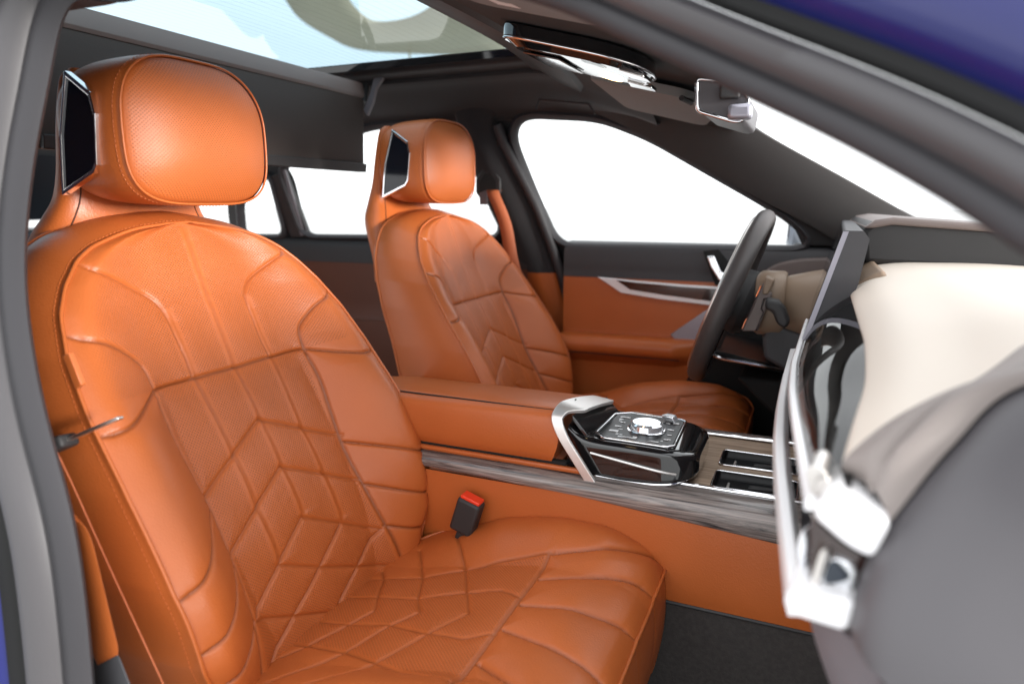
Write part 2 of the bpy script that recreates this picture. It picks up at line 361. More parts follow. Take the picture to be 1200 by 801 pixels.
def make_backrest(parent, y0, dx, dz):
    T = lambda P: np.asarray(P)+V3(dx, y0, dz)
    NZ, NU = 500, 290
    zf = np.linspace(.50, 1.1255, 4000); L = np.r_[0, np.cumsum(np.hypot(np.diff(zf), np.diff(sm(Wz, Wk, zf, .004))))]
    z = I(np.linspace(0, L[-1], NZ), L, zf); u = np.linspace(-1, 1, NU)
    W = np.maximum(sm(Wz, Wk, z, .004), .004)
    Sg = u[None, :]*W[:, None]; Zg = np.broadcast_to(z[:, None], Sg.shape)
    Xg = backX(Sg, Zg)
    P = np.stack([Xg, Sg, Zg], -1)
    n = grid_normals(P); n = n*np.sign(n[..., :1]+1e-9)
    Q = np.stack([Sg.ravel(), Zg.ravel()*CS], 1)
    seams = [np.array(l)*[1, CS] for l in BACK]
    disp, d = seam_disp(Q, seams, .0026, .0022, .0030, .010)
    for pl in PLEAT:                                   # one-sided folded pleats
        pl = np.array(pl)[::-1]; zq = Zg.ravel(); ds = Q[:, 0]-I(zq, pl[:, 1], pl[:, 0])
        env = np.clip((zq-pl[0, 1])/.006, 0, 1)*np.clip((pl[-1, 1]-zq)/.02, 0, 1)
        disp = disp+env*I(ds, [-.024, -.010, -.003, 0, .0015, .008, .0115, .022, .036], [0, .0006, .0016, .0012, -.0003, -.0024, -.0021, -.0008, 0])
        d = np.where(env > .1, np.minimum(d, np.where(ds > 0, np.maximum(0, ds-.009), -ds*.6)), d)
    iD = [0]+list(range(3, 5))+list(range(5, 9))+list(range(len(BACK)-6, len(BACK)))
    _, dd_ = seam_disp(Q, [seams[i] for i in iD], 0, 1, 0, 1); _, dm_ = seam_disp(Q, seams, 0, 1, 0, 1)
    seamshade = np.maximum(.62*np.exp(-(dd_/.0021)**2), .30*np.exp(-(dm_/.0021)**2))  # mask of the painted shade in the seam grooves
    edge = ((1-np.abs(u))[None, :]*W[:, None]).ravel(); fade = np.clip(edge/.012, 0, 1)
    # broad cushioning
    wob = .0008*np.sin(Q[:, 0]*31+1.3)*np.sin(Q[:, 1]*23)+.0005*np.sin(Q[:, 0]*67+Q[:, 1]*41)
    # soft creases near seams
    crz = .0002*np.exp(-d/.012)*np.sin(Q[:, 0]*210+3*np.sin(Q[:, 1]*50))*np.sin(Q[:, 1]*170)
    P2 = P+n*((disp*fade+wob+crz).reshape(Sg.shape)[..., None])
    mb = MB().grid(T(P2)); ob = mb.build('backrest_cover', 'quilt', parent, smooth=75)
    ins = ((np.abs(Sg) < I(Zg, [.5, .6, .68, .73, .83, .93, .955, 1.2], [.148, .140, .129, .124, .126, .132, .3, .3])) & (Zg > .5)).ravel().astype(float)
    ins *= np.clip((d-.003)/.002, 0, 1)*np.clip((edge-.018)/.03, 0, 1)
    set_uv_attr(ob, Q, ins, seamshade)
    # edge loop (left bottom -> top -> right bottom)
    B = np.vstack([P2[:, 0], P2[::-1, -1]]); k = np.r_[np.arange(NZ), np.arange(NZ)[::-1]]
    zz = B[:, 2]; tang = np.gradient(B, axis=0); tyz = tang[:, 1:]/(np.linalg.norm(tang[:, 1:], axis=1, keepdims=True)+1e-9)
    ker = np.ones(15)/15
    tyz = np.stack([np.convolve(np.pad(tyz[:, i], 7, 'edge'), ker, 'valid') for i in (0, 1)], 1)
    out = np.stack([np.zeros(len(B)), -tyz[:, 1], tyz[:, 0]], 1)
    D = sm(Dz, Dk, zz, .02)
    rings = []
    for f in np.linspace(0, 1, 14):
        rings.append(B+out*(.020*math.sin(math.pi*min(1, f*1.15)*.5)**.7*(1-.35*f))[None] if False else B+out*(.017*np.sin(math.pi*(.08+.72*f))-.017*math.sin(math.pi*.08))+np.stack([-D*f, 0*D, .006*f+0*D], 1))
    rings = np.array(rings)
    MB().grid(T(rings)).build('side_panel', 'leather', parent, smooth=60)
    # piping on the front edge, seam at the rear edge
    Bs = B[::4]
    MB().tube(T(Bs+out[::4]*.001+V3(.001, 0, 0)), .0026, 6).build('piping', 'leather', parent, smooth=80)
    st = MB(); nn = np.broadcast_to(V3(.85, 0, .3), B.shape)+out*.6
    stitch_mesh(st, T(rings[1]+out*.0002), out+V3(.3, 0, 0), off=0., step=.0062, ln=.0042, w=.00042)
    st.build('stitching', 'thread', parent, smooth=0)
    MB().tube(T(rings[-1][::4]), .0032, 6).build('rear_piping', 'thread', parent, smooth=80)
    # back shell
    R = rings[-1]; c = np.stack([sm(zk, X0k, zz, .02)-.115-.02*I(zz, [.5, 1.1], [1, 0]), 0*zz, zz], 1)
    sh = [R]
    for f, b in ((.06, .4), (.16, .68), (.32, .88), (.55, .97), (.8, 1.), (.98, 1.)):
        q = R.copy(); q[:, 1] = R[:, 1]*(1-f); q[:, 2] = R[:, 2]*1-.02*f; q[:, 0] = R[:, 0]+(np.minimum(c[:, 0], R[:, 0]-.035)-R[:, 0])*b; sh.append(q)
    MB().grid(T(np.array(sh))).build('back_shell', 'leather', parent, smooth=60)

def make_headrest(parent, y0, dx, dz, hx, ws=1., hs_=1.):
    """neck, headrest wrap, front cushion, side bezels; hx = fore-aft setting of the headrest"""
    def T(P):
        P = np.array(P, float); P[..., 1] *= ws; P[..., 2] = np.where(P[..., 2] > 1.15, 1.15+(P[..., 2]-1.15)*hs_, P[..., 2]); return P+V3(dx, y0, dz)
    n = 64
    secs = []
    for z, xc, hd, hw in ((.98, -.075, .03, .215), (1.02, -.085, .035, .20), (1.06, -.098, .036, .185), (1.09, -.103, .036, .165), (1.115, -.104, .038, .146), (1.135, -.102, .036, .128), (1.16, -.092, .030, .116), (1.20, -.085, .024, .112), (1.26, -.078, .020, .110), (1.315, -.070, .018, .104), (1.33, -.066, .012, .092)):
        a, b = superloop(n, hd, hw, 3.0); sh = hx*np.clip((z-1.05)/.11, 0, 1)
        secs.append(np.stack([a+xc+sh, b, 0*a+z], 1))
    secs = np.array(secs); fine = np.stack([cat(secs[:, i], 46) for i in range(n)], 1)
    nk = MB().loft(T(fine)).build('neck', 'leather', parent, smooth=70)
    for i_ in (int(n*.14), int(n*.86)):
        MB().tube(T(fine[12:38, i_]), .0011, 6).build('neck_seam', 'seamdark', parent, smooth=80)
    # headrest body : sections along x in the y-z plane
    hr = bpy.data.objects.new('headrest', None)
    zc, hw, hh = 1.248, .128, .098
    def ring(x, w, h, e, zo=0.):
        a, b = superloop(96, w, h, e)
        # top narrows a little and the face leans with the backrest
        return np.stack([0*a+x+hx-.10*b*0, a*(1-.14*np.clip(b/hh, 0, 1)**2), b+zc+zo-.012*np.clip(a/hw, 0, 1)**3*np.clip(b/hh, 0, 1)], 1)
    prof = [(.052, .1240, .0952, 3.7), (.046, .1275, .0978, 3.7), (.030, .1310, .0985, 3.7), (.0, .1325, .0975, 3.8), (-.030, .131, .0955, 3.8), (-.055, .126, .0915, 3.6), (-.070, .115, .082, 3.4), (-.074, .09, .06, 3.2)]
    body = np.array([ring(*p) for p in prof]); body = np.stack([cat(body[:, i], 40) for i in range(96)], 1)
    mb = MB().grid(T(body), cv=True); mb.fan(T(body[-1]))
    hb = mb.build('headrest', 'leather', parent, smooth=70)
    # front cushion: concentric rings, domed
    nr = 70; rings = []
    base = ring(.054, .1235, .0950, 3.7)
    c = base.mean(0)
    for f in np.linspace(1, 0.004, nr):
        q = c+(base-c)*f; q[:, 0] = .054+hx+.026*(1-f**2.6)-.004*np.exp(-((1-f)/.03)**2)
        q[:, 0] -= .05*(q[:, 2]-zc)*(1-f**3)
        rings.append(q)
    rings = np.array(rings)
    fc = MB().grid(T(rings), cv=True).build('headrest_cushion', 'quilt', hb, smooth=80)
    set_uv_attr(fc, rings.reshape(-1, 3)[:, 1:], np.repeat(np.clip((1-np.linspace(1, .004, nr)-.035)/.02, 0, 1), 96))
    MB().tube(T(ring(.0545, .1252, .0962, 3.7)), .0016, 6, closed=True).build('piping', 'leather', hb, smooth=80)
    st = MB(); L = ring(.0445, .1284, .0983, 3.7); L = np.vstack([L, L[:1]])
    ctr = V3(L[0, 0], 0, zc); stitch_mesh(st, T(L), L-ctr, step=.0056, ln=.0038, w=.00042); st.build('stitching', 'thread', hb, smooth=0)
    # glossy side inserts with chrome frame
    for sg in (-1, 1):
        poly = [(-.020, 1.316), (.020, 1.288), (.025, 1.262), (.018, 1.200), (.011, 1.190), (-.052, 1.163), (-.043, 1.24)]
        y = sg*.1352
        def pl(sc, yy):
            cx = np.mean([p[0] for p in poly]); cz = np.mean([p[1] for p in poly])
            return np.array([(cx+(p[0]-cx)*sc+hx, yy, cz+(p[1]-cz)*sc) for p in poly])
        fr = MB(); o = pl(1.0, y+sg*.0015); i_ = pl(.90, y+sg*.0015); lo = pl(1.0, y-sg*.008); i2 = pl(.90, y-sg*.003)
        fr.grid(np.array([T(lo), T(o), T(i_), T(i2)]), cv=True)
        f = fr.build('bezel', 'chrome', hb, smooth=0, bevel=.0008, bseg=2)
        q = T(pl(.905, y-sg*.001)); MB().add(q, [tuple(range(len(q)))]).build('side_display', 'screen', hb, smooth=0)
    return hb

# cushion
cx = [.10, .15, .21, .30, .386, .48, .55, .60, .63, .66]
cz = [.572, .58, .592, .612, .634, .655, .660, .650, .634, .60]
cb = [.0, .0, .004, .018, .034, .030, .022, .015, .008, .0]
def cushZ(x, s):
    t = np.sin(.5*np.pi*np.clip((np.abs(s)-.122)/.088, 0, 1))**1.2
    e = np.clip((np.abs(s)-.215)/.035, 0, 1)
    return sm(cx, cz, x, .015)+sm(cx, cb, x, .02)*t-.016*e**2
CUSH = [[(.48, -.147), (.48, .147)]]
def cb2(*lines):
    out = []
    for l in lines:
        l = [tuple(p) for p in l]; out.append(l); out.append([(a, -b) for a, b in l])
    return out
CUSH += cb2([(.16, .082), (.237, .086), (.302, .093), (.361, .114), (.415, .132), (.483, .147)],
            [(.16, .033), (.264, .033), (.329, .033), (.388, .050), (.445, .056), (.481, .040)],
            [(.297, .204), (.361, .114), (.391, .059), (.425, .0)], [(.248, .17), (.302, .091), (.329, .032), (.352, .0)], [(.217, .111), (.237, .085), (.263, .031), (.28, .0)],
            rnd([(.485, .094), (.55, .122), (.632, .152)], 10), rnd([(.485, .028), (.55, .040), (.632, .055)], 10),
            rnd([(.483, .147), (.544, .171), (.59, .198), (.625, .228)], 12))
def make_cushion(parent, y0, dx, dz, ex=0.):
    T0 = lambda P: np.asarray(P)+V3(dx, y0, dz)
    def T(P):
        P = np.array(P, float); P[..., 0] = P[..., 0]+ex*np.clip((P[..., 0]-.25)/.3, 0, 1); return T0(P)
    NX, NS = 270, 250
    xs = np.linspace(.175, .630, NX)
    Wx = sm([.175, .21, .25, .30, .5, .57, .60, .618, .632], [.165, .195, .22, .243, .250, .247, .243, .236, .222], xs, .005)
    u = np.linspace(-1, 1, NS); S = u[None]*Wx[:, None]; X = np.broadcast_to(xs[:, None], S.shape)
    Z = cushZ(X, S); Z = Z-.010*np.clip((X-.612)/.018, 0, 1)**2
    P = np.stack([X, S, Z], -1); n = grid_normals(P); n = n*np.sign(n[..., 2:])
    Q = np.stack([X.ravel(), S.ravel()], 1); seams = [np.array(l) for l in CUSH]
    disp, d = seam_disp(Q, seams, .0018, .0022, .0022, .010); fr_ = np.clip((Q[:, 0]-.475)/.012, 0, 1); disp = disp*(1+.9*fr_)+fr_*(-.0028*np.exp(-d/.016)); seamshade = .40*np.exp(-(d/.0020)**2)
    edge = np.minimum(((1-np.abs(u))[None]*Wx[:, None]), .632-X).ravel(); fade = np.clip(edge/.014, 0, 1)
    wob = .0010*np.sin(Q[:, 0]*27+.6)*np.sin(Q[:, 1]*25+.4)+.0005*np.sin(Q[:, 0]*70+Q[:, 1]*37)
    crz = .0003*np.exp(-d/.012)*np.sin(Q[:, 0]*190+3*np.sin(Q[:, 1]*50))*np.sin(Q[:, 1]*160)
    P2 = P+n*((disp*fade+wob+crz).reshape(S.shape)[..., None])
    ob = MB().grid(T(P2)).build('cushion_cover', 'quilt', parent, smooth=75)
    ins = ((np.abs(S) < I(X, [.1, .3, .483], [.082, .09, .147])) & (X < .48)).ravel()*np.clip((d-.003)/.002, 0, 1)
    set_uv_attr(ob, Q, ins, seamshade)
    # skirt
    B = np.vstack([P2[:, 0], P2[-1, 1:-1], P2[::-1, -1]])
    tg = np.gradient(B, axis=0); o = np.stack([tg[:, 1]*-1, tg[:, 0], 0*tg[:, 0]], 1)
    c0 = V3(.35, 0, 0); o = o/(np.linalg.norm(o, axis=1, keepdims=True)+1e-9)
    o = o*np.sign(((B-c0)*o).sum(1, keepdims=True))
    ker = np.ones(9)/9; o = np.stack([np.convolve(np.pad(o[:, i], 4, 'edge'), ker, 'valid') for i in range(3)], 1)
    rings = []
    for f in np.linspace(0, 1, 14):
        q = B+o*(.010*math.sin(math.pi*f)+.0-.012*f); q[:, 2] = B[:, 2]*(1-f)+(.43+.03*np.clip((B[:, 0]-.5)/.13, 0, 1))*f; rings.append(q)
    MB().grid(T(np.array(rings))).build('cushion_skirt', 'leather', parent, smooth=60)
    MB().tube(T(B[::2]+o[::2]*.001), .0026, 6).build('cushion_piping', 'leather', parent, smooth=80)
    MB().box(T0((.33, 0, .44)), (.52, .40, .10)).build('seat_base', 'dark', parent, bevel=.02)
    for sg in (-1, 1):
        MB().box(T0((.33, sg*.18, .36)), (.66, .045, .06)).build('seat_rail', 'dark', parent, bevel=.006)

ps = thing('car_seat', 'orange quilted leather front passenger seat nearest the open door', 'car seat', (.2, -.39, .33), 'front seats')
make_backrest(ps, -.39, 0, 0); make_headrest(ps, -.39, 0, 0, -.018, .93, .945); make_cushion(ps, -.39, 0, 0)
MB().prism([atY(*p, -.6540) for p in ((73, 417), (80, 413), (95, 451), (88, 456))], (.0, .006, 0)).build('side_tag', 'leather', ps, bevel=.001)
ds = thing('car_seat', 'orange quilted leather driver seat behind the steering wheel, beyond the centre console', 'car seat', (.2, .39, .33), 'front seats')
make_backrest(ds, .39, -.008, 0); make_headrest(ds, .39, -.008, .004, -.058, 1., .975); make_cushion(ds, .39, 0, .035, .06)

# ------------------------------------------------------------------ CENTRE CONSOLE
cc = thing('centre_console', 'orange leather centre console with wood trim and glossy black control panel between the front seats', 'centre console', (.5, 0, .33))
def xsweep(prof, xs, fn=None):
    """prof: list of (y,z) ; returns grid along xs"""
    P = np.array([[(x, y, z) for y, z in prof] for x in xs])
    return P if fn is None else fn(P)
xs = np.linspace(.05, .98, 60)
def zshift(P):   # console rises a little to the rear
    return P
sidep = cat([(-.158, .575), (-.163, .60), (-.166, .64), (-.167, .69), (-.166, .722)], 14)
MB().grid(xsweep(sidep, xs)).build('side_panel', 'leather', cc)
MB().grid(mirror(xsweep(sidep, xs))).build('side_panel', 'leather', cc)
low = cat([(-.125, .33), (-.145, .40), (-.152, .50), (-.155, .575)], 10)
MB().grid(xsweep(low, xs)).build('lower_carpet', 'carpet', cc); MB().grid(mirror(xsweep(low, xs))).build('lower_carpet', 'carpet', cc)
MB().tube([(x, -.1585, .576) for x in xs], .003, 6).build('lower_seam', 'dark', cc)
# wood trim: rounded band tapering to the rear
def band(sg):
    secs = []
    for x in np.linspace(.05, .98, 70):
        h = I(x, [.05, .25, .5, .8, .98], [.018, .020, .026, .046, .05]); z1 = .748
        secs.append([(x, sg*y, z) for y, z in cat([(-.160, z1-h-.002), (-.169, z1-h), (-.1715, z1-h*.55), (-.166, z1-.006), (-.150, z1), (-.124, z1+.0005)], 16)])
    return np.array(secs)
MB().grid(band(1)).build('wood_trim', 'wood', cc); MB().grid(band(-1)).build('wood_trim', 'wood', cc)
MB().tube([(x, -.1245, .7492) for x in np.linspace(.50, .98, 40)], .0028, 8).build('trim_strip', 'chrome', cc)
MB().tube([(x, .1245, .7492) for x in np.linspace(.50, .98, 40)], .0028, 8).build('trim_strip', 'chrome', cc)
# top deck with two recessed trays
deck = MB()
lids = [(-.112, -.044), (-.016, .054)]; x0, x1 = .682, .80
def quad(mb, xa, xb, ya, yb, z=.745): mb.add([(xa, ya, z), (xb, ya, z), (xb, yb, z), (xa, yb, z)], [(0, 1, 2, 3)])
quad(deck, .46, x0, -.124, .124); quad(deck, x1, .98, -.124, .124)
quad(deck, x0, x1, -.124, -.112); quad(deck, x0, x1, -.044, -.016); quad(deck, x0, x1, .054, .124)
deck.build('top_deck', 'veneer', cc, smooth=0)
for ya, yb in lids:
    r = .008
    def rr(z, g=0):
        pts = []
        for (cx_, cy_, a0) in ((x1-r, yb-r, 0), (x0+r, yb-r, 90), (x0+r, ya+r, 180), (x1-r, ya+r, 270)):
            for k in range(6): a = math.radians(a0+k*18); pts.append((cx_+(r+g)*math.cos(a), cy_+(r+g)*math.sin(a), z))
        return np.array(pts)
    t = MB().grid(np.array([rr(.7475, -.002), rr(.738, -.003), rr(.736, -.005)]), cv=True); t.fan(rr(.736, -.005)); tr_ = t.build('tray', 'panelblack', cc)
    MB().tube(rr(.7468, 0), .0017, 8, closed=True).build('rim', 'chrome', tr_, smooth=80)
    MB().box((x0+.022, (ya+yb)/2-.004, .7375), (.004, .022, .006)).build('latch', 'satin', tr_, bevel=.001)
    MB().prism([(x0+.05, ya+.03, .7362), (x0+.085, ya+.034, .7362), (x0+.088, ya+.046, .7362), (x0+.052, ya+.044, .7362)], (0, 0, .004)).build('tab', 'dark', tr_, bevel=.001)
# armrest
def arm_section(x):
    e = 0.
    z = I(x, [.05, .2, .45], [.838, .836, .838])
    return cat([(-.148, .762), (-.154, .775), (-.156, .80), (-.153, .826), (-.146, z), (-.138, z+.0035)], 20)
ax = np.linspace(.05, .446, 40)
P = np.array([[(x+.014*math.sin(math.pi*np.clip((z-.76)/.085, 0, 1))*(x > .43), y, z) for y, z in arm_section(x)] for x in ax])
MB().grid(P).build('armrest_pad', 'leather', cc)
top = np.array([[(x, y, z) for y, z in cat([(-.136, .8405), (-.128, .8425), (-.10, .842), (-.05, .834), (.02, .818), (.10, .80), (.145, .785), (.152, .765)], 30)] for x in ax])
MB().grid(top).build('armrest_lid', 'leather', cc)
endp = [tuple(q) for q in P[-1]]+[tuple(q) for q in top[-1]]
MB().fan(np.array(endp+[(.446, .152, .74), (.446, -.148, .74)])).build('armrest_end', 'leather', cc)
MB().tube([(x, -.137, .8405) for x in ax], .0016, 6).build('armrest_seam', 'gap', cc)
MB().grid(xsweep(cat([(-.150, .7485), (-.155, .752), (-.155, .7575), (-.150, .7585)], 8), np.linspace(.05, .50, 20))).build('armrest_base', 'leather', cc)
MB().box((.26, -.143, .7605), (.42, .010, .006)).build('armrest_gap', 'gap', cc)
MB().box((.26, .0, .752), (.40, .29, .02)).build('armrest_body', 'leather', cc)
# satin bracket
br = MB()
def strap(path, wvec, th):
    """flat strap with thickness"""
    path = cat(path, 40); wv = np.asarray(wvec, float); secs = []
    T_ = np.gradient(path, axis=0)
    for p, t in zip(path, T_):
        n_ = unit(np.cross(t, wv))*th/2; secs.append([p-wv/2-n_, p+wv/2-n_, p+wv/2+n_, p-wv/2+n_])
    return np.array(secs)
bp_ = cat([(.514, -.158, .743), (.494, -.159, .772), (.470, -.158, .806), (.458, -.154, .830), (.458, -.144, .842), (.462, -.12, .845), (.472, -.06, .838), (.482, .0, .826), (.488, .04, .81)], 60)
bw = I(np.linspace(0, 1, 60), [0, .40, .50, .62, .85, 1.], [.018, .018, .022, .040, .034, .012]); bt = np.gradient(bp_, axis=0); secs = []
for p_, t_, w_ in zip(bp_, bt, bw):
    wv_ = V3(w_, 0, -.25*w_*np.clip((w_-.018)/.02, 0, 1)); n_ = unit(np.cross(t_, wv_))*.003; o_c = p_+V3(.5*(w_-.018), 0, 0)
    secs.append([o_c-wv_/2-n_, o_c+wv_/2-n_, o_c+wv_/2+n_, o_c-wv_/2+n_])
br.loft(np.array(secs))
bk_ = br.build('bracket', 'satinlight', cc, smooth=50, bevel=.0015)
MB().box((.466, -.10, .8475), (.003, .02, .002)).build('bracket_slot', 'gap', bk_)
dsp = MB().prism([(.475, -.135, .836), (.500, -.135, .808), (.512, .015, .802), (.487, .015, .828)], (.0, 0, -.008)).build('rear_glass', 'gloss', cc, bevel=.001)
# control panel body
cp = MB()
def cpsec(x, zt, zb, ya, yb, e=5.):
    a, b = superloop(96, (yb-ya)/2, (zt-zb)/2, e); return np.stack([0*a+x, a+(ya+yb)/2, b+(zt+zb)/2], 1)
secs = [cpsec(.470, .822, .742, -.140, .03, 9), cpsec(.50, .806, .742, -.144, .03, 10), cpsec(.56, .803, .743, -.146, .028, 11), cpsec(.612, .801, .746, -.144, .025, 11), cpsec(.638, .799, .750, -.138, .02, 10), cpsec(.657, .794, .756, -.124, .010, 8), cpsec(.664, .788, .763, -.108, -.008, 6)]
secs = np.array(secs); secs = np.stack([cat(secs[:, i], 40) for i in range(96)], 1)
pan = cp.loft(secs).build('control_panel', 'gloss', cc, smooth=50)
ff = round_poly([(.512, -.114, 0), (.524, -.127, 0), (.618, -.123, 0), (.625, -.114, 0), (.621, .003, 0), (.614, .009, 0), (.537, .009, 0), (.514, -.008, 0)], .004, 3)
MB().fan(np.array([(x, y, I(x, [.5, .64], [.8062, .8024])+.0002) for x, y, z in ff])).build('panel_face', 'panelblack', pan, smooth=0)
# side light line on the panel
MB().tube(cat([(.508, -.1445, .7835), (.56, -.1475, .778), (.61, -.1455, .771), (.636, -.139, .7675)], 24), .0022, 6).build('side_strip', 'satin', pan)
MB().tube(cat([(.515, -.1435, .7475), (.57, -.1455, .747), (.62, -.1420, .7500), (.645, -.131, .756), (.661, -.113, .764)], 24), .0018, 6).build('lower_strip', 'chrome', pan)
fr = [(.508, -.118, .8062), (.522, -.131, .8058), (.620, -.127, .8030), (.628, -.118, .8027), (.624, .006, .8025), (.616, .012, .8028), (.535, .012, .8050), (.510, -.01, .8062)]
frp = []
for i in range(len(fr)):
    a, b = V3(*fr[i]), V3(*fr[(i+1) % len(fr)])
    for t in np.linspace(0, 1, 8, endpoint=False): frp.append(a+(b-a)*t)
MB().tube(frp, .0022, 8, closed=True).build('frame', 'chrome', pan, smooth=80)
kn = MB().lathe([(.0, 0), (.027, .0), (.0275, .002), (.026, .010), (.0215, .0125), (.0, .0125)], (.574, -.062, .8040), (0, 0, 1), 40).build('rotary_knob', 'crystal', pan, smooth=20)
MB().lathe([(.0, 0), (.030, 0), (.031, .0015), (.029, .0025), (.0, .0025)], (.574, -.062, .8033), (0, 0, 1), 40).build('knob_ring', 'chrome', pan, smooth=30)
for (bx, by, w, h) in ((.530, -.02, .018, .010), (.533, -.048, .010, .006), (.532, -.070, .010, .006), (.530, -.095, .016, .012), (.556, -.115, .030, .006), (.556, -.01, .022, .012), (.590, -.008, .026, .010), (.612, -.012, .012, .014), (.612, -.05, .008, .006), (.613, -.075, .008, .006), (.612, -.098, .008, .006), (.595, -.115, .020, .005)):
    MB().box((bx, by, I(bx, [.5, .64], [.8062, .8024])), (w, h, .0016)).build('button', 'brown_gloss', pan, bevel=.0008, bseg=2)
for (bx, by, w, h) in ((.531, -.021, .006, .002), (.534, -.049, .003, .0015), (.533, -.071, .003, .0015), (.612, -.014, .006, .003), (.612, -.051, .004, .0015), (.613, -.076, .004, .0015), (.612, -.099, .004, .0015), (.556, -.1155, .008, .0015), (.529, -.096, .007, .003)):
    MB().box((bx, by, I(bx, [.5, .64], [.8074, .8036])), (w*1.6, h*1.5, .0003)).build('button_icon', 'white', pan)
for k_ in range(26):
    bx_, by_ = .522+.094*random.random(), -.118+.124*random.random()
    if math.hypot(bx_-.574, by_+.062) < .036: continue
    MB().box((bx_, by_, I(bx_, [.5, .64], [.8065, .8027])), (.003+.004*random.random(), .0016+.003*random.random(), .0004)).build('panel_icon', 'white', pan)
MB().prism([(.590, -.012, .805), (.610, -.016, .805), (.614, -.002, .805), (.598, .004, .805)], (-.004, 0, .010)).build('gear_toggle', 'crystal', pan, bevel=.002)

# ------------------------------------------------------------------ belts and buckle
bu = thing('seat_belt_buckle', 'black seat belt buckle with red button between passenger seat and console', 'belt buckle', (.31, -.185, .6))
ux = unit(V3(.30, .02, .95)); uy = V3(0, 1, 0); uz = unit(np.cross(ux, uy)); rot = np.stack([uy, uz, ux], 1)
def obox(c, d): return MB().box(c, d, rot)
bc = V3(.322, -.192, .668)
obox(bc, (.026, .040, .058)).build('buckle_body', 'dark', bu, bevel=.005)
obox(bc+ux*.031, (.020, .034, .006)).build('release_button', 'red', bu, bevel=.002)
obox(bc-ux*.075, (.010, .016, .10)).build('stalk', 'dark', bu, bevel=.003)

nb = thing('seat_belt', 'orange seat belt hanging beside the passenger seat with silver tongue', 'seat belt', (.15, -.66, .6), 'seat belts')
P0 = [(.045, -.685, 1.10), (.072, -.68, 1.0), (.098, -.672, .92), (.125, -.672, .87), (.165, -.672, .79), (.235, -.672, .655), (.30, -.665, .50)]
secs = strap(P0, (.0, .004, 0.), .0015)
wv = V3(.022, .012, .010)
Pc = cat(P0, 40); wv = V3(.006, -.004, .002); MB().grid(np.stack([Pc-wv*.2, Pc+wv*.6], 1)).build('belt_strap', 'webbing', nb, solid=.0014)
tq = unit(V3(.075, .028, .034)); 
g0 = V3(.086, -.668, .905)
tr2 = np.stack([tq, unit(np.cross(tq, V3(.3, -.9, .2))), np.cross(tq, unit(np.cross(tq, V3(.3, -.9, .2))))], 1)
MB().box(g0+tq*.004, (.046, .014, .026), tr2).build('tongue_grip', 'dark', nb, bevel=.004)
MB().box(g0-V3(.004, .003, .02), (.016, .016, .024), tr2).build('slider', 'dark', nb, bevel=.004)
MB().box(g0+tq*.050, (.076, .0035, .009), tr2).build('tongue', 'satin', nb, bevel=.001)

# ------------------------------------------------------------------ FAR DOOR PLANES
DP, DN = V3(0, .745, 1.05), unit(V3(0, 1., (.745-.64)/(1.372-1.05)))     # leaning window plane of the far side
def win(px, py, off=0.): return at_plane(px, py, DP+V3(0, off, 0), DN)
def planeY(z): return .745-(z-1.05)*(.105/.322)
def rim_strip(mb, loop, inner, n_in, dy):
    pass
body = thing('car', 'dark blue car around the cabin, its front passenger door open, grey pillars and headliner', 'car', (0, 0, .3))
def part(name, label, loc, parent):
    o = bpy.data.objects.new(name, None); COL.objects.link(o); o.parent = parent; o.empty_display_size = .05
    o.location = V3(*loc)-np.array(parent.location); o['label'] = label; return o

def resample(loop, n):
    loop = np.vstack([loop, loop[:1]]); s_ = np.r_[0, np.cumsum(np.linalg.norm(np.diff(loop, axis=0), axis=1))]
    t = np.linspace(0, s_[-1], n, endpoint=False); return np.stack([I(t, s_, loop[:, k]) for k in range(3)], 1)
def offset_in_plane(loop, d):
    c = loop.mean(0); T_ = np.roll(loop, -1, 0)-np.roll(loop, 1, 0); o = np.cross(T_, DN); o /= np.linalg.norm(o, axis=1, keepdims=True)+1e-9
    sg = np.sign(((loop-c)*o).sum(1)); o *= np.sign(sg.sum()); return loop+o*d

# window outlines on the far side
frontwin = round_poly([win(*p) for p in ((657, 285), (630, 225), (604, 160), (613, 139), (700, 143), (760, 166), (830, 206), (890, 240), (925, 262), (950, 288), (800, 287))], .05, 6)
rearwin = round_poly([win(*p) for p in ((360, 274), (333, 198), (372, 172), (440, 152), (520, 145), (560, 180), (580, 240), (588, 276), (480, 275))], .04, 6)
quarter = round_poly([win(*p) for p in ((288, 274), (285, 238), (316, 206), (334, 274))], .03, 5)
def window(parent, loop, nm_seal='window_seal', w=.022):
    lp = resample(loop, 120); o = offset_in_plane(lp, w); 
    inn = V3(0, -.012, 0); oo = V3(0, -.022, 0)
    fr_ = MB().grid(np.array([lp+V3(0, .006, 0), lp+inn, offset_in_plane(lp, w*.5)+oo, o+oo*.6, offset_in_plane(lp, w*1.2)+V3(0, .01, 0)]), cv=True).build(nm_seal, 'rubber', parent, smooth=60)
    MB().grid(np.array([offset_in_plane(lp, .008)+V3(0, .012, 0), offset_in_plane(lp, .045)+V3(0, .014, 0), offset_in_plane(lp, .085)+V3(0, .016, 0)]), cv=True).build('door_frame', 'dark', parent)
    MB().fan(lp+V3(0, .008, 0)).build('window_pane', 'glass', parent, smooth=0)
    return fr_
fd = part('door', 'closed driver door with orange leather panel and chrome framed trim strip', (.45, .74, .45), body)
window(fd, frontwin)
rd = part('door', 'closed rear side door in shadow behind the driver seat', (-.5, .74, .45), body)
window(rd, rearwin); window(rd, quarter)

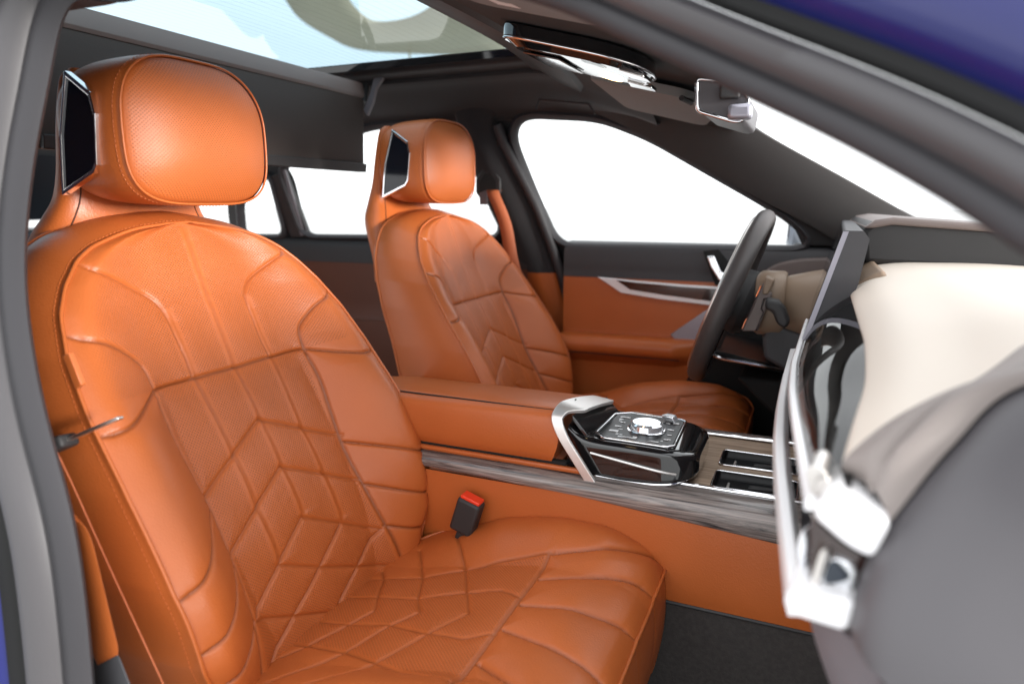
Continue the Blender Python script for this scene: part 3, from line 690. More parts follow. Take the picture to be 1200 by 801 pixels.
# body side skin with window holes (far side): strips built around the openings
def skin(outer, inner, mat, name, parent, y_in=-.004):
    """plate between an outer closed loop and an inner closed loop lying in the leaning plane"""
    n = 160; a = resample(outer, n); b = resample(inner, n)
    ca = b.mean(0)
    def ang(l): return np.unwrap(np.arctan2((l-ca)[:, 2], (l-ca)[:, 0]))
    # rays from the centre
    th = np.linspace(-math.pi, math.pi, 360, endpoint=False)
    def cast(l):
        l = np.vstack([l, l[:1]]); out = []
        for t in th:
            d = (math.cos(t), math.sin(t)); best = None
            for p, q in zip(l[:-1], l[1:]):
                e = (q-p)[[0, 2]]; w = (p-ca)[[0, 2]]; det = d[0]*(-e[1])+e[0]*d[1]
                if abs(det) < 1e-12: continue
                s_ = (w[0]*(-e[1])+e[0]*w[1])/det; u_ = (d[0]*w[1]-d[1]*w[0])/det
                if s_ > 0 and -1e-6 <= u_ <= 1+1e-6: best = s_ if best is None else max(best, s_)
            x, z = ca[0]+d[0]*best, ca[2]+d[1]*best; out.append((x, planeY(z)+y_in, z))
        return np.array(out)
    A, B = cast(a), cast(b)
    return MB().grid(np.array([B, B+(A-B)*.5, A]), cv=True).build(name, mat, parent, smooth=50)
def PL(*pts): return np.array([(x, planeY(z), z) for x, z in pts])
# b-pillar trim (far)
def bp(px, py, Y=.70): return atY(px, py, Y)
bpill = MB()
zs = np.linspace(.45, 1.40, 40)
rear = lambda z: I(z, [.45, .60, .95, 1.20, 1.40], [.07, .06, .02, -.075, -.12]); front = lambda z: I(z, [.45, .60, .80, .95, 1.15, 1.32, 1.37, 1.40], [.245, .235, .165, .135, .075, .0, -.012, .02])
secs = []
for z in zs:
    yb = planeY(z)-.035-.025*np.clip((1.05-z)/.3, 0, 1); a, b = rear(z), front(z)
    secs.append(cat([(a-.02, yb+.05, z), (a, yb+.012, z), (a+.02, yb, z), ((a+b)/2, yb-.008, z), (b-.03, yb, z), (b-.006, yb+.014, z), (b, yb+.05, z)], 22))
secs = np.array(secs); iz = int(np.argmin(abs(zs-.955)))
MB().grid(secs[iz:]).build('pillar_trim', 'lining', body); MB().grid(secs[:iz+1]).build('lower_pillar_trim', 'leather', body)
MB().tube(np.array([(front(z)+.012, planeY(z)-.02-.03*np.clip((1.05-z)/.3, 0, 1), z) for z in np.linspace(.50, 1.36, 40)]), .014, 10).build('door_seal', 'rubber', body)
# near-side lower pillar trim
lp_ = round_poly([atY(*p, -.700) for p in ((74, 606), (98, 612), (108, 632), (141, 768), (116, 786), (92, 700))], .012, 5)
MB().prism(lp_, (-.03, .012, 0)).build('lower_pillar_trim', 'leather', body, bevel=.006)
MB().prism([atY(*p, -.702) for p in ((112, 784), (141, 769), (165, 830), (118, 830))], (-.03, .012, 0)).build('sill_trim', 'door_dark', body, bevel=.004)
# belt on the far pillar
fb = thing('seat_belt', 'orange seat belt on the far door pillar beside the driver headrest', 'seat belt', (.0, .66, .95), 'seat belts')
a0 = atY(578, 226, .635); a1 = atY(592, 262, .63); a2 = atY(605, 322, .61); a3 = atY(640, 400, .60)
Pc = cat([a0+V3(0, .02, .006), a0, a1, a2, a3], 30); wv = V3(.017, .004, 0)
MB().grid(np.stack([Pc-wv, Pc, Pc+wv], 1)).build('belt_strap', 'webbing', fb, solid=.0014)
an = MB(); c0 = atY(574, 218, .655)
hexa = [(c0[0]+.040*math.cos(math.radians(a)), .652, c0[2]+.052*math.sin(math.radians(a))) for a in (20, 70, 110, 160, 200, 250, 290, 340)]
an.prism(hexa, (0, -.010, 0)); an_ = an.build('belt_anchor', 'dark', fb, bevel=.004)
hex2 = [(c0[0]+.026*math.cos(math.radians(a)), .6415, c0[2]+.036*math.sin(math.radians(a))) for a in (20, 70, 110, 160, 200, 250, 290, 340)]
MB().fan(np.array(hex2)).build('belt_slot', 'gap', an_, smooth=0)
MB().prism([atY(561, 226, .64), atY(571, 222, .64), atY(571, 240, .64), atY(562, 240, .64)], (0, .012, 0)).build('height_button', 'greytrim', an_, bevel=.002)

# ---------------- driver door panels
def door_grid(x_list, prof, dx=None):
    return np.array([[(x, y, z) for y, z in prof] for x in x_list])
dxs = np.linspace(.16, .90, 40)
upp = cat([(.790, 1.052), (.748, 1.050), (.728, 1.040), (.722, 1.0), (.722, .975), (.720, .957)], 18)
P = door_grid(dxs, upp); 
MB().grid(P).build('upper_panel', 'door_dark', fd)
mid = cat([(.724, .957), (.722, .93), (.722, .87), (.722, .80), (.715, .775)], 14)
MB().grid(door_grid(dxs, mid)).build('middle_panel', 'leather', fd)
armp = [(.722, .800), (.700, .801), (.672, .797), (.657, .784), (.656, .768), (.664, .755), (.69, .735), (.705, .72)]
rowsA = []
for x in np.linspace(.165, .56, 40):
    k = I(x, [.165, .48, .56], [1., 1., .3]); rowsA.append([(x, .722-(.722-y)*k, z+.004*math.sin((x-.16)*5)) for y, z in cat(armp, 26)])
MB().grid(np.array(rowsA)).build('armrest', 'leather', fd)
MB().tube([(x, .6605, .7565) for x in np.linspace(.17, .5, 20)], .0014, 6).build('armrest_seam', 'gap', fd)
lowp = cat([(.700, .74), (.704, .70), (.706, .62), (.715, .50), (.72, .36)], 14)
MB().grid(door_grid(dxs, lowp)).build('lower_panel', 'leather', fd)
wz_ = [atY(785, 392, .716), atY(838, 356, .716), atY(842, 402, .716), atY(800, 404, .716)]
MB().prism(wz_, (0, .01, 0)).build('speaker_grille', 'silver_grey', fd, bevel=.002)
MB().prism([atY(*p, .690) for p in ((816, 428), (790, 466), (768, 502), (940, 530), (940, 384), (850, 384), (842, 404))], (0, .02, 0)).build('kick_panel', 'gap', fd, bevel=.004)
# trim strip : chrome frame and glossy wood
o_ = [atY(*p, .717) for p in ((700, 324), (740, 328), (800, 333), (880, 338), (880, 363), (835, 358), (770, 350), (728, 343))]
MB().prism(o_, (0, -.006, 0)).build('trim_frame', 'bright', fd, bevel=.003)
i_ = [atY(*p, .709) for p in ((722, 328), (745, 331), (800, 336), (880, 341), (880, 358), (835, 353), (775, 345), (738, 339))]
MB().prism(i_, (0, .004, 0)).build('trim_inlay', 'brown_gloss', fd)
# handle
h0 = [atY(*p, .712) for p in ((829, 300), (838, 299), (846, 318), (858, 321), (858, 330), (843, 328), (833, 312))]
MB().prism(h0, (0, -.016, 0)).build('door_handle', 'chrome', fd, bevel=.004)
MB().prism([atY(*p, .7205) for p in ((824, 294), (842, 292), (862, 316), (862, 334), (838, 334))], (0, -.002, 0)).build('handle_recess', 'gap', fd, bevel=.002)
# rounded taupe front section of the door top
rt = round_poly([atY(*p, .715) for p in ((888, 325), (905, 310), (935, 303), (985, 301), (1000, 360), (930, 360), (890, 345))], .03, 6)
MB().prism(rt, (0, .02, 0)).build('front_bolster', 'taupe', fd, bevel=.006)
# sail panel and mirror outside
MB().prism([win(*p, -.016) for p in ((917, 238), (940, 287), (985, 288), (962, 262), (935, 246))], (0, .012, 0)).build('sail_panel', 'dark', fd, bevel=.002)
xm = part('side_mirror', 'exterior mirror beyond the driver window', (.72, .98, 1.0), body)
ml = MB(); c0 = V3(.735, 1.0, 1.098)
ml.lathe([(.0, 0), (.055, 0), (.066, .01), (.068, .03), (.055, .07), (.02, .09), (0, .092)], c0+V3(-.01, 0, 0), (1, .15, 0), 28); ml.build('mirror_housing', 'mirrorshell', xm)
MB().lathe([(.0, 0), (.05, 0), (.05, .002), (0, .002)], c0+V3(-.014, 0, 0), (1, .15, 0), 28).build('mirror_glass', 'chrome', xm)
MB().box(c0+V3(.03, -.12, -.06), (.04, .16, .02)).build('mirror_arm', 'dark', xm, bevel=.006)

# ---------------- rear door panels (far)
rxs = np.linspace(-1.25, .05, 40)
MB().grid(door_grid(rxs, cat([(.79, 1.046), (.748, 1.046), (.728, 1.03), (.722, .99), (.72, .97)], 12))).build('upper_panel', 'dark', rd)
MB().grid(door_grid(rxs, cat([(.722, .97), (.720, .9), (.715, .80), (.70, .76), (.70, .5), (.71, .36)], 14))).build('lower_panel', 'shadeleather', rd)  # shadow behind the driver seat painted into this panel's colour
MB().prism([win(316, 206, -.012), win(333, 200, -.012), win(362, 278, -.012), (win(340, 278, -.012))], (0, .02, 0)).build('window_divider', 'dark', rd, bevel=.003)
MB().prism([win(331, 200, -.016), win(334, 199, -.016), win(357, 276, -.016), (win(352, 276, -.016))], (0, .006, 0)).build('divider_strip', 'greytrim', rd)

# ------------------------------------------------------------------ ROOF / HEADLINER
def railprof(x, sg=1):
    # side rail from glass edge to the window top
    return [(.405, 1.484), (.412, 1.470), (.43, 1.466), (.455, 1.462), (.458, 1.450), (.50, 1.438), (.56, 1.412), (.61, 1.39), (.628, 1.378), (.645, 1.372), (.68, 1.375)]
def zoff(x):   # roof falls toward the windscreen and the tail
    return -.55*np.clip(x-.15, 0, 1)**1.55-.14*np.clip(-x-.45, 0, 2)**1.6
def yoff(x): return 0.
rx = np.linspace(-1.35, .44, 70)
rail = []
for x in rx:
    rail.append([(x, y, z+zoff(x)*np.clip((.68-y)/.12, .0, 1)) for y, z in cat(railprof(x), 34)])
rail = np.array(rail)
# the roof frame is a little lower above the front window corner, follow the window top
def fitwin(P):
    return P
MB().grid(rail).build('roof_rail', 'lining', body); MB().grid(mirror(rail)).build('roof_rail', 'lining', body)
MB().grid(np.array([[(x, y, 1.479+zoff(x)+dz) for y, dz in ((.400, .010), (.396, -.004), (.380, -.006), (.376, .010))] for x in np.linspace(-1.3, .17, 40)])).build('glass_frame', 'gloss', body)
# front header: from the glass edge to the windscreen
hx_ = np.linspace(.0, 1.0, 40); hy = np.linspace(-1, 1, 60)
def header(t, v):
    ye = .62*v
    xa = .205-.055*abs(v)**4                       # glass edge
    xb = .655-.05*v*v
    x = xa+(xb-xa)*t
    z = 1.476-.030*abs(v)**3+(I(t, [0, .03, .12, .3, .6, .9, 1.], [0, -.010, -.028, -.055, -.090, -.125, -.135]))-.0*v*v
    return (x, ye, z)
MB().grid(np.array([[header(t, v) for v in hy] for t in hx_])).build('headliner', 'headcloth', body)
MB().grid(np.array([[V3(*header(t, v))+V3(dx_, 0, dz_) for v in hy] for t, dx_, dz_ in ((0, -.03, .012), (0, -.022, -.006), (0., .0, -.012), (.05, .0, -.010), (.20, 0, -.008), (.235, 0, .004))])).build('roof_shade_housing', 'dark', body)
# glass roof
gy = np.linspace(-.40, .40, 12); gx = np.linspace(-1.3, .21, 20)
MB().grid(np.array([[(x, y, 1.486+zoff(x)+.02*(1-(y/.4)**2)*.5) for y in gy] for x in gx])).build('roof_glass', 'roofglass', body)
# rear roof + parcel
MB().grid(np.array([[(x, y, z) for y in np.linspace(-.62, .62, 12)] for x, z in ((-1.26, 1.36), (-1.34, 1.33), (-1.42, 1.30))])).build('rear_headliner', 'lining', body)
MB().grid(np.array([[(x, y*(1-.1*k), z) for y in np.linspace(-.62, .62, 10)] for k, (x, z) in enumerate(((-1.40, 1.31), (-1.75, 1.10)))])).build('rear_window', 'glass', body)
MB().grid(np.array([[(x, y*(1-.1*k), z) for y in np.linspace(-.60, .60, 10)] for k, (x, z) in enumerate(((-1.385, 1.30), (-1.70, 1.10)))])).build('rear_blind', 'bluegrey', body)
MB().box((-1.62, 0, 1.05), (.5, 1.3, .04)).build('parcel_shelf', 'bluegrey', body, bevel=.01)
# windscreen
wsl = []
for t in np.linspace(0, 1, 14): wsl.append([(I(t, [0, 1], [.66, 1.30])-.07*v*v, v*I(t, [0, 1], [.58, .72]), I(t, [0, .5, 1], [1.345, 1.20, 1.035])) for v in np.linspace(-1, 1, 16)])
MB().grid(np.array(wsl)).build('windscreen', 'wsglass', body)
# far A pillar trim
lo = [win(940, 262, -.02), win(890, 237, -.02), win(830, 203, -.02), win(760, 163, -.02)]
apl = np.array([win(1010, 300, -.03), win(960, 270, -.03), win(935, 256, -.03), win(890, 233, -.03), win(830, 200, -.03), win(790, 180, -.03), win(740, 152, -.03), win(690, 128, -.03)])
ap2 = np.array([atY(1120, 275, .72), atY(1090, 262, .71), atY(1060, 249, .70), atY(985, 207, .655), atY(900, 160, .60), atY(868, 138, .575), atY(838, 112, .55), atY(795, 66, .50)])
A1, A2 = cat(apl, 30), cat(ap2, 30)
MB().grid(np.array([A1+V3(0, .05, -.004), A1, A1+(A2-A1)*.15+V3(0, -.012, .004), A1+(A2-A1)*.5+V3(0, -.018, .01), A1+(A2-A1)*.85+V3(0, -.010, .006), A2, A2+V3(.01, .06, .0)])).build('pillar_trim', 'pillarfab', body)
lampc = [atY(*p, .618) for p in ((866, 163), (873, 161), (886, 168), (888, 173), (881, 176), (869, 169))]
MB().prism(lampc, (0, -.003, 0)).build('pillar_light', 'greytrim', body, bevel=.002)
# grab handle recess lines on far rail
MB().tube([atY(*p, .55) for p in ((628, 128), (632, 117), (690, 122), (697, 134))], .003, 6).build('grab_handle', 'rubber', body)
# floor
fl = MB(); fl.grid(np.array([[(x, y, .335+.0*x) for y in np.linspace(-.76, .76, 10)] for x in np.linspace(-1.5, 1.6, 20)])).build('floor_carpet', 'carpet', body)
MB().grid(np.array([[(x, y, z) for y in np.linspace(-.76, .76, 10)] for x, z in ((1.15, .33), (1.35, .45), (1.5, .9), (1.5, 1.05))])).build('firewall', 'dark', body)
# far outer skin (keeps light from leaking through below the windows)
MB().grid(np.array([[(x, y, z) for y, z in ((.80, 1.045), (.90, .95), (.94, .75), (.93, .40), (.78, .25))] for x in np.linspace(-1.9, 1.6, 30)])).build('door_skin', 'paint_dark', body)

# near side: door-opening frame, swept all around
inner = [V3(.215, -.742, .40), V3(.200, -.735, .55), V3(.193, -.722, .70), V3(.183, -.712, .85), atY(50, 480, -.70), atY(27, 330, -.672), atY(37, 200, -.645), atY(56, 100, -.622), atY(80, 0, -.598),
         V3(.14, -.575, 1.345), V3(.20, -.558, 1.360), V3(.30, -.548, 1.364), V3(.42, -.548, 1.348), atY(620, 0, -.56), atY(740, 52, -.585), atY(868, 112, -.612), atY(1000, 176, -.650), atY(1125, 249, -.688), atY(1215, 310, -.722), V3(.94, -.755, 1.085), V3(1.05, -.79, 1.0)]
IN = cat(inner, 150); ker = np.ones(7)/7
IN = np.stack([np.convolve(np.pad(IN[:, i], 3, 'edge'), ker, 'valid') for i in range(3)], 1)
TT = np.gradient(IN, axis=0); OUT = np.cross(TT, V3(0, 1, 0)); OUT /= np.linalg.norm(OUT, axis=1, keepdims=True)
if OUT[0][0] > 0: OUT = -OUT          # points away from the opening
def ring_off(o, y): return IN+OUT*o+V3(0, y, 0)
wsc = np.interp(np.arange(150), [0, 55, 95, 150], [1.18, 1.18, .64, .64])[:, None]
def rings(lst): return np.array([IN+OUT*o*wsc+V3(0, y, 0) for o, y in lst])
MB().grid(rings([(.010, .006), (.003, .005), (.0, .0), (.004, -.006), (.012, -.010), (.020, -.010), (.026, -.006)])).build('door_seal', 'rubber', body, smooth=60)
MB().grid(rings([(.024, -.004), (.027, -.016), (.036, -.024), (.048, -.026), (.056, -.020), (.060, -.012)])).build('door_flange', 'flange', body, smooth=60)
MB().grid(rings([(.060, -.014), (.066, -.020), (.078, -.022)])).build('door_gap', 'gap', body)
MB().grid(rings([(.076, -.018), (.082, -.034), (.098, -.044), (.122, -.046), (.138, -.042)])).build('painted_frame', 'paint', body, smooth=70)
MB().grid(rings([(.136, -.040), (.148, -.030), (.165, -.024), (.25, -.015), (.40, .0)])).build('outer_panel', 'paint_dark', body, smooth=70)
MB().grid(np.array([IN[8:80]+V3(-.004, -.004, 0), IN[8:80]+V3(-.03, .0, 0), IN[8:80]+V3(-.12, -.004, 0), IN[8:80]+V3(-.22, -.01, 0)])).build('pillar_trim', 'rubber', body, smooth=60)
# near sill
MB().box((.6, -.80, .33), (1.1, .16, .10)).build('door_sill', 'rubber', body, bevel=.02)

# ------------------------------------------------------------------ overhead parts
cs_ = thing('roof_screen', 'fold-down brown ceiling screen hanging behind the front seats', 'ceiling screen', (-.3, 0, 1.35))
def sy(y): return y
sec = [(-.325, 1.462), (-.300, 1.455), (-.292, 1.422), (-.288, 1.415), (-.296, 1.25), (-.300, 1.236), (-.312, 1.234), (-.335, 1.40)]
MB().prism([(x, -.40, z) for x, z in sec], (0, .84, 0)).build('screen_panel', 'brownpanel', cs_, bevel=.003)
MB().prism([(-.2885, -.398, 1.455), (-.2835, -.398, 1.424), (-.2875, -.398, 1.417), (-.296, -.398, 1.452)], (0, .836, 0)).build('upper_lip', 'taupe', cs_, bevel=.001)
MB().prism([(-.284, -.39, 1.256), (-.284, .437, 1.256), (-.287, .437, 1.234), (-.287, -.39, 1.234)], (-.01, 0, 0)).build('lower_rail', 'dark', cs_, bevel=.002)
MB().prism([(-.29, .438, 1.39), (-.268, .438, 1.43), (-.255, .438, 1.465), (-.235, .438, 1.472), (-.228, .438, 1.462), (-.25, .438, 1.44), (-.262, .438, 1.405), (-.28, .438, 1.375)], (0, .012, 0)).build('hinge_arm', 'greytrim', cs_, bevel=.002)
MB().tube([(-.292, .44, 1.41), (-.29, .455, 1.455)], .010, 10).build('hinge_pin', 'dark', cs_)
# overhead console
oc = thing('overhead_console', 'glossy overhead light console with chrome trim and lit lamp on the headliner', 'overhead console', (.45, 0, 1.38))
def hz_at(x, y):   # headliner height
    v = y/.62; xa = .205-.055*abs(v)**4; xb = .655-.05*v*v; t = (x-xa)/(xb-xa)
    return header(np.clip(t, 0, 1), v)[2]
def under(pts, d): return np.array([(x, y, hz_at(x, y)-d) for x, y in pts])
base = [(.335, -.085), (.36, -.115), (.50, -.105), (.54, -.07), (.552, 0), (.54, .07), (.50, .105), (.36, .115), (.335, .085)]
bl = round_poly([(x, y, 0) for x, y in base], .03, 5)[:, :2]
lo1 = under(bl, .004); lo2 = under(bl*[1, 1], .020); cxy = bl.mean(0); b3 = cxy+(bl-cxy)*.86; lo3 = under(b3, .032)
mb = MB().grid(np.array([lo1, lo2, lo3]), cv=True); mb.fan(lo3); ocb = mb.build('console_housing', 'gloss', oc, smooth=45)
MB().tube(under(cxy+(bl-cxy)*.99, .022), .0028, 8, closed=True).build('chrome_rim', 'chrome', oc, smooth=80)
for yy in (-.05, .05):
    lp = under([(.47+.018*math.cos(a), yy+.03*math.sin(a)) for a in np.linspace(0, 2*math.pi, 20, endpoint=False)], .0345)
    MB().fan(lp).build('reading_lamp', 'lamp' if yy > 0 else 'gloss', oc)
MB().prism(under([(.50, .04), (.535, .06), (.535, .10), (.49, .10)], .036), (0, 0, .006)).build('switch', 'chrome', oc, bevel=.001)
MB().prism(under([(.52, -.09), (.55, -.06), (.55, -.01), (.52, -.02)], .036), (0, 0, .006)).build('switch', 'chrome', oc, bevel=.001)
MB().prism(under([(.36, -.06), (.42, -.06), (.42, .06), (.36, .06)], .036), (0, 0, .003)).build('lens', 'brown_gloss', oc, bevel=.002)
# sun visors
def visor(nm, lab, ya, yb, d):
    v = thing('sun_visor', lab, 'sun visor', (.48, (ya+yb)/2, 1.36), 'sun visors')
    o = round_poly([(.385, ya, 0), (.385, yb, 0), (.56, yb, 0), (.60, (ya+yb)/2, 0), (.575, ya, 0)], .03, 5)
    A = under(o[:, :2], d); B = under(o[:, :2], d+.016)
    MB().loft(np.array([A, B])).build('visor_panel', 'visor', v, bevel=.004); return v
v1 = visor('v', 'grey fabric sun visor on the driver side below the overhead console', .19, .48, .010)
v2 = visor('v', 'grey fabric sun visor on the passenger side with yellow warning label', -.56, -.27, -.006)
MB().tube(under([(.565, .16), (.575, .20)], .03), .005, 8).build('visor_clip', 'dark', v1)
q = under([(.43, -.37), (.43, -.31), (.475, -.31), (.475, -.37)], .0115); MB().add(q, [(0, 1, 2, 3)]).build('warning_label', 'yellow', v2, smooth=0)
q = under([(.437, -.362), (.437, -.318), (.466, -.318), (.466, -.362)], .0125); MB().add(q, [(0, 1, 2, 3)]).build('label_text', 'white', v2, smooth=0)
# interior mirror
im = thing('rear_view_mirror', 'grey frameless rear-view mirror housing at the top of the windscreen', 'rear-view mirror', (.66, 0, 1.3))
o = round_poly([atY(*p, .03) for p in ((816, 92), (817, 130), (862, 143), (872, 141), (878, 112), (850, 95))], .008, 4)
MB().prism(o, (.0, .20, .0)).build('mirror_shell', 'captrim', im, bevel=.006)
MB().tube(o, .003, 8, closed=True).build('mirror_edge', 'chrome', im, smooth=80)
MB().box(atY(856, 108, .03)+V3(0, -.006, 0), (.03, .014, .022)).build('sensor_box', 'dark', im, bevel=.004)
MB().box(atY(868, 132, .03)+V3(0, -.006, 0), (.034, .03, .022)).build('mirror_joint', 'silver_grey', im, bevel=.006)

# ------------------------------------------------------------------ DASHBOARD
db = thing('dashboard', 'beige leather dashboard with chrome edged glass strip and air vents', 'dashboard', (.95, 0, .7))
def dshift(y): return .035*np.clip((y-.0)/.1, 0, 1)+.10*np.clip((-.62-y)/.12, 0, 1)**1.5*.55
topp = [(1.34, 1.03), (1.2, 1.055), (1.05, 1.066), (.95, 1.066), (.89, 1.060), (.855, 1.047), (.838, 1.030), (.832, 1.012)]
def edge_drop(y): return -.085*np.clip((-.52-y)/.22, 0, 1)**2.0-.02*np.clip((y-.6)/.15, 0, 1)**2
BY = [-.72, -.68, -.60, -.50, -.40, -.25, -.10, .10]
LBX = [.803, .800, .792, .783, .777, .773, .773, .777]; LBZ = [.906, .910, .915, .920, .921, .913, .911, .911]
UBX = [.806, .803, .797, .790, .785, .783, .788, .795]; UBZ = [.978, .978, .978, .977, .974, .968, .967, .969]
EX = [.812, .814, .824, .838, .842, .842, .842, .844]; EZ = [.992, .996, 1.004, 1.012, 1.026, 1.030, 1.034, 1.036]
def along(y, K, sg=.03): return sm(BY, K, y, sg)
def pad_row(y):
    ex, ez = float(along(min(y, .08), EX)), float(along(min(y, .08), EZ)); d_ = float(.035*np.clip((y-.1)/.08, 0, 1))
    k_ = np.clip((-.45-y)/.20, 0, 1)
    row = [(1.34, 1.03), (1.2, 1.055-.01*k_), (1.05, 1.066-.012*k_), (.95, 1.066-.014*k_), (ex+.062, ez+.028), (ex+.028, ez+.021), (ex+.008, ez+.010), (ex, ez), (ex+.006, ez-.012)]
    return np.array([(x+d_, y, z) for x, z in cat(row, 56)])
yk_ = np.linspace(-.70, .76, 120); PADS = np.array([pad_row(y) for y in yk_])
def pad_at(y, i): return np.array([I(y, yk_, PADS[:, i, k]) for k in range(3)])
xe = PADS[10, :, 0]
yend = I(xe, [.80, .83, .868, .93, 1.05, 1.34], [-.672, -.655, -.60, -.52, -.47, -.45])
tj = np.linspace(0, 1, 110)
P = np.array([[pad_at(.76+(yend[i]-.76)*t, i) for i in range(56)] for t in tj])
# crease where the padded end meets the end cap
CR = np.array([V3(1.34, -.60, 1.05), V3(1.10, -.61, 1.066), V3(.98, -.615, 1.068), atY(1198, 452, -.62), atY(1115, 523, -.65), atY(1043, 611, -.68), atY(1009, 682, -.70), atY(994, 747, -.71), atY(1026, 800, -.72), V3(.88, -.725, .80), V3(.95, -.725, .68), V3(1.05, -.725, .60), V3(1.2, -.725, .55)])
CRf = cat(CR, 130)
up_ = cat(CR[:6], 56); endrow = P[-1]
roll = []
for f in np.linspace(0, 1, 16):
    roll.append(endrow+(up_-endrow)*f+V3(0, -.006, .010)*math.sin(math.pi*f)+V3(0, 0, -.006)*math.exp(-((f-.45)/.06)**2))
roll = np.array(roll)
MB().grid(roll).build('pad_end', 'padshade', db, smooth=70)  # same leather as the pad, shade of the roll painted in
MB().grid(P).build('top_pad', 'padlit', db)  # paler copy of the pad leather, strong light put into its colour
def blade(y0, y1, prof, X, Z, name, mat):
    P = []
    for y in np.linspace(y0, y1, 70):
        x_, z_ = float(along(y, X)), float(along(y, Z)); P.append([(x_+a_, y, z_+b_) for a_, b_ in prof])
    return MB().loft(np.array(P)).build(name, mat, db, smooth=45, bevel=.001, bseg=2)
blade(-.675, .085, [(-.004, -.005), (-.005, .0), (-.003, .004), (.002, .004), (.003, -.004)], UBX, UBZ, 'upper_blade', 'bright')
blade(-.668, .095, [(-.004, -.012), (-.007, -.002), (-.005, .009), (.002, .010), (.008, .002), (.008, -.010)], LBX, LBZ, 'lower_blade', 'bright')
sy_ = np.linspace(-.675, .085, 80); P = []
for y in sy_:
    a0, b0, a1, b1 = float(along(y, UBX))+.002, float(along(y, UBZ))+.003, float(along(y, EX)), float(along(y, EZ))
    P.append([(a0+(a1-a0)*t-.006*math.sin(math.pi*t), y, b0+(b1-b0)*t+.004*math.sin(math.pi*t)) for t in np.linspace(0, 1, 14)])
P = np.array(P); MB().grid(P).build('glass_strip', 'stripglass', db)
MB().grid(P+V3(.007, 0, -.005)).build('strip_inlay', 'panelblack', db, smooth=60)
blade(-.67, .08, [(.012, -.068), (.010, -.004), (.10, -.004), (.10, -.068)], UBX, UBZ, 'vent_duct', 'gloss')
for i, y in enumerate(np.linspace(-.62, .02, 8)):
    x0_, x1_, z0_, z1_ = float(along(y, LBX)), float(along(y-.03, UBX)), float(along(y, LBZ)), float(along(y-.03, UBZ))
    MB().prism([(x0_+.012, y, z0_+.004), (x1_+.006, y-.03, z1_-.004), (x1_+.010, y-.022, z1_-.004), (x0_+.016, y+.010, z0_+.004)], (.012, 0, 0)).build('vent_vane', 'bright', db, bevel=.001)
# end vent with chrome frame
def near_plate(px, Y, name, mat, dep, bev=.003):
    return MB().prism(round_poly([atY(*p, Y) for p in px], .006, 4), dep).build(name, mat, db, bevel=bev)
near_plate(((950, 604), (973, 573), (1046, 612), (1024, 657), (992, 640)), -.690, 'end_vent_bar', 'bright', (.004, .05, 0))
near_plate(((942, 548), (962, 543), (978, 575), (956, 600)), -.672, 'vent_joint', 'satin', (.004, .03, 0))
near_plate(((950, 606), (990, 640), (1022, 656), (1006, 706), (948, 696)), -.680, 'end_vent', 'brown_gloss', (.004, .03, 0), .001)
near_plate(((955, 690), (975, 650), (1004, 664), (998, 704)), -.684, 'vent_facet', 'crystal', (.004, .01, 0), .001)
near_plate(((962, 686), (972, 652), (998, 680)), -.687, 'vent_facet', 'bluegrey', (.004, .006, 0), .0008)
near_plate(((946, 690), (962, 642), (970, 645), (956, 694)), -.688, 'vent_wheel', 'satin', (.004, .008, 0), .001)
near_plate(((922, 692), (1003, 705), (994, 742), (924, 720)), -.700, 'end_trim', 'bright', (.004, .05, 0))
near_plate(((932, 640), (940, 618), (947, 630), (944, 664), (936, 668)), -.668, 'vent_slider', 'crystal', (.004, .012, 0), .001)

# lower dash
lw = [(.800, .899), (.806, .88), (.815, .85), (.835, .80), (.86, .74), (.90, .67), (.98, .60), (1.2, .55)]
ysl = np.linspace(-.70, .76, 70)
MB().grid(np.array([[(x+dshift(y)*1.6, y, z) for x, z in cat(lw, 30)] for y in ysl])).build('lower_dash', 'greytrim', db)
# end cap of the dashboard nearest the door
cc0 = V3(1.12, -.735, .83); rings_ = []
for f, dy in ((.996, .012), (.990, .0), (.975, -.010), (.94, -.020), (.86, -.030), (.70, -.038), (.45, -.044), (.02, -.046)):
    rings_.append(cc0+(CRf-cc0)*f+V3(0, dy, 0))
MB().grid(np.array(rings_)).build('end_cap', 'captrim', db, smooth=80)
# instrument hood
hd_ = thing('instrument_hood', 'beige topped dark instrument hood rising from the dashboard behind the display', 'instrument hood', (.95, .35, 1.07))
hp = [(.866, 1.060), (.858, 1.112), (.872, 1.126), (.90, 1.130), (1.14, 1.112), (1.18, 1.055)]
MB().prism([(x, .10, z) for x, z in hp], (0, .52, 0)).build('hood_body', 'dark', hd_, bevel=.010)
tp = [(.861, 1.1155), (.876, 1.1285), (.90, 1.1325), (1.14, 1.1145), (1.13, 1.105), (.90, 1.121), (.875, 1.116)]
MB().prism([(x, .094, z) for x, z in tp], (0, .532, 0)).build('hood_top', 'taupe', hd_, bevel=.004)

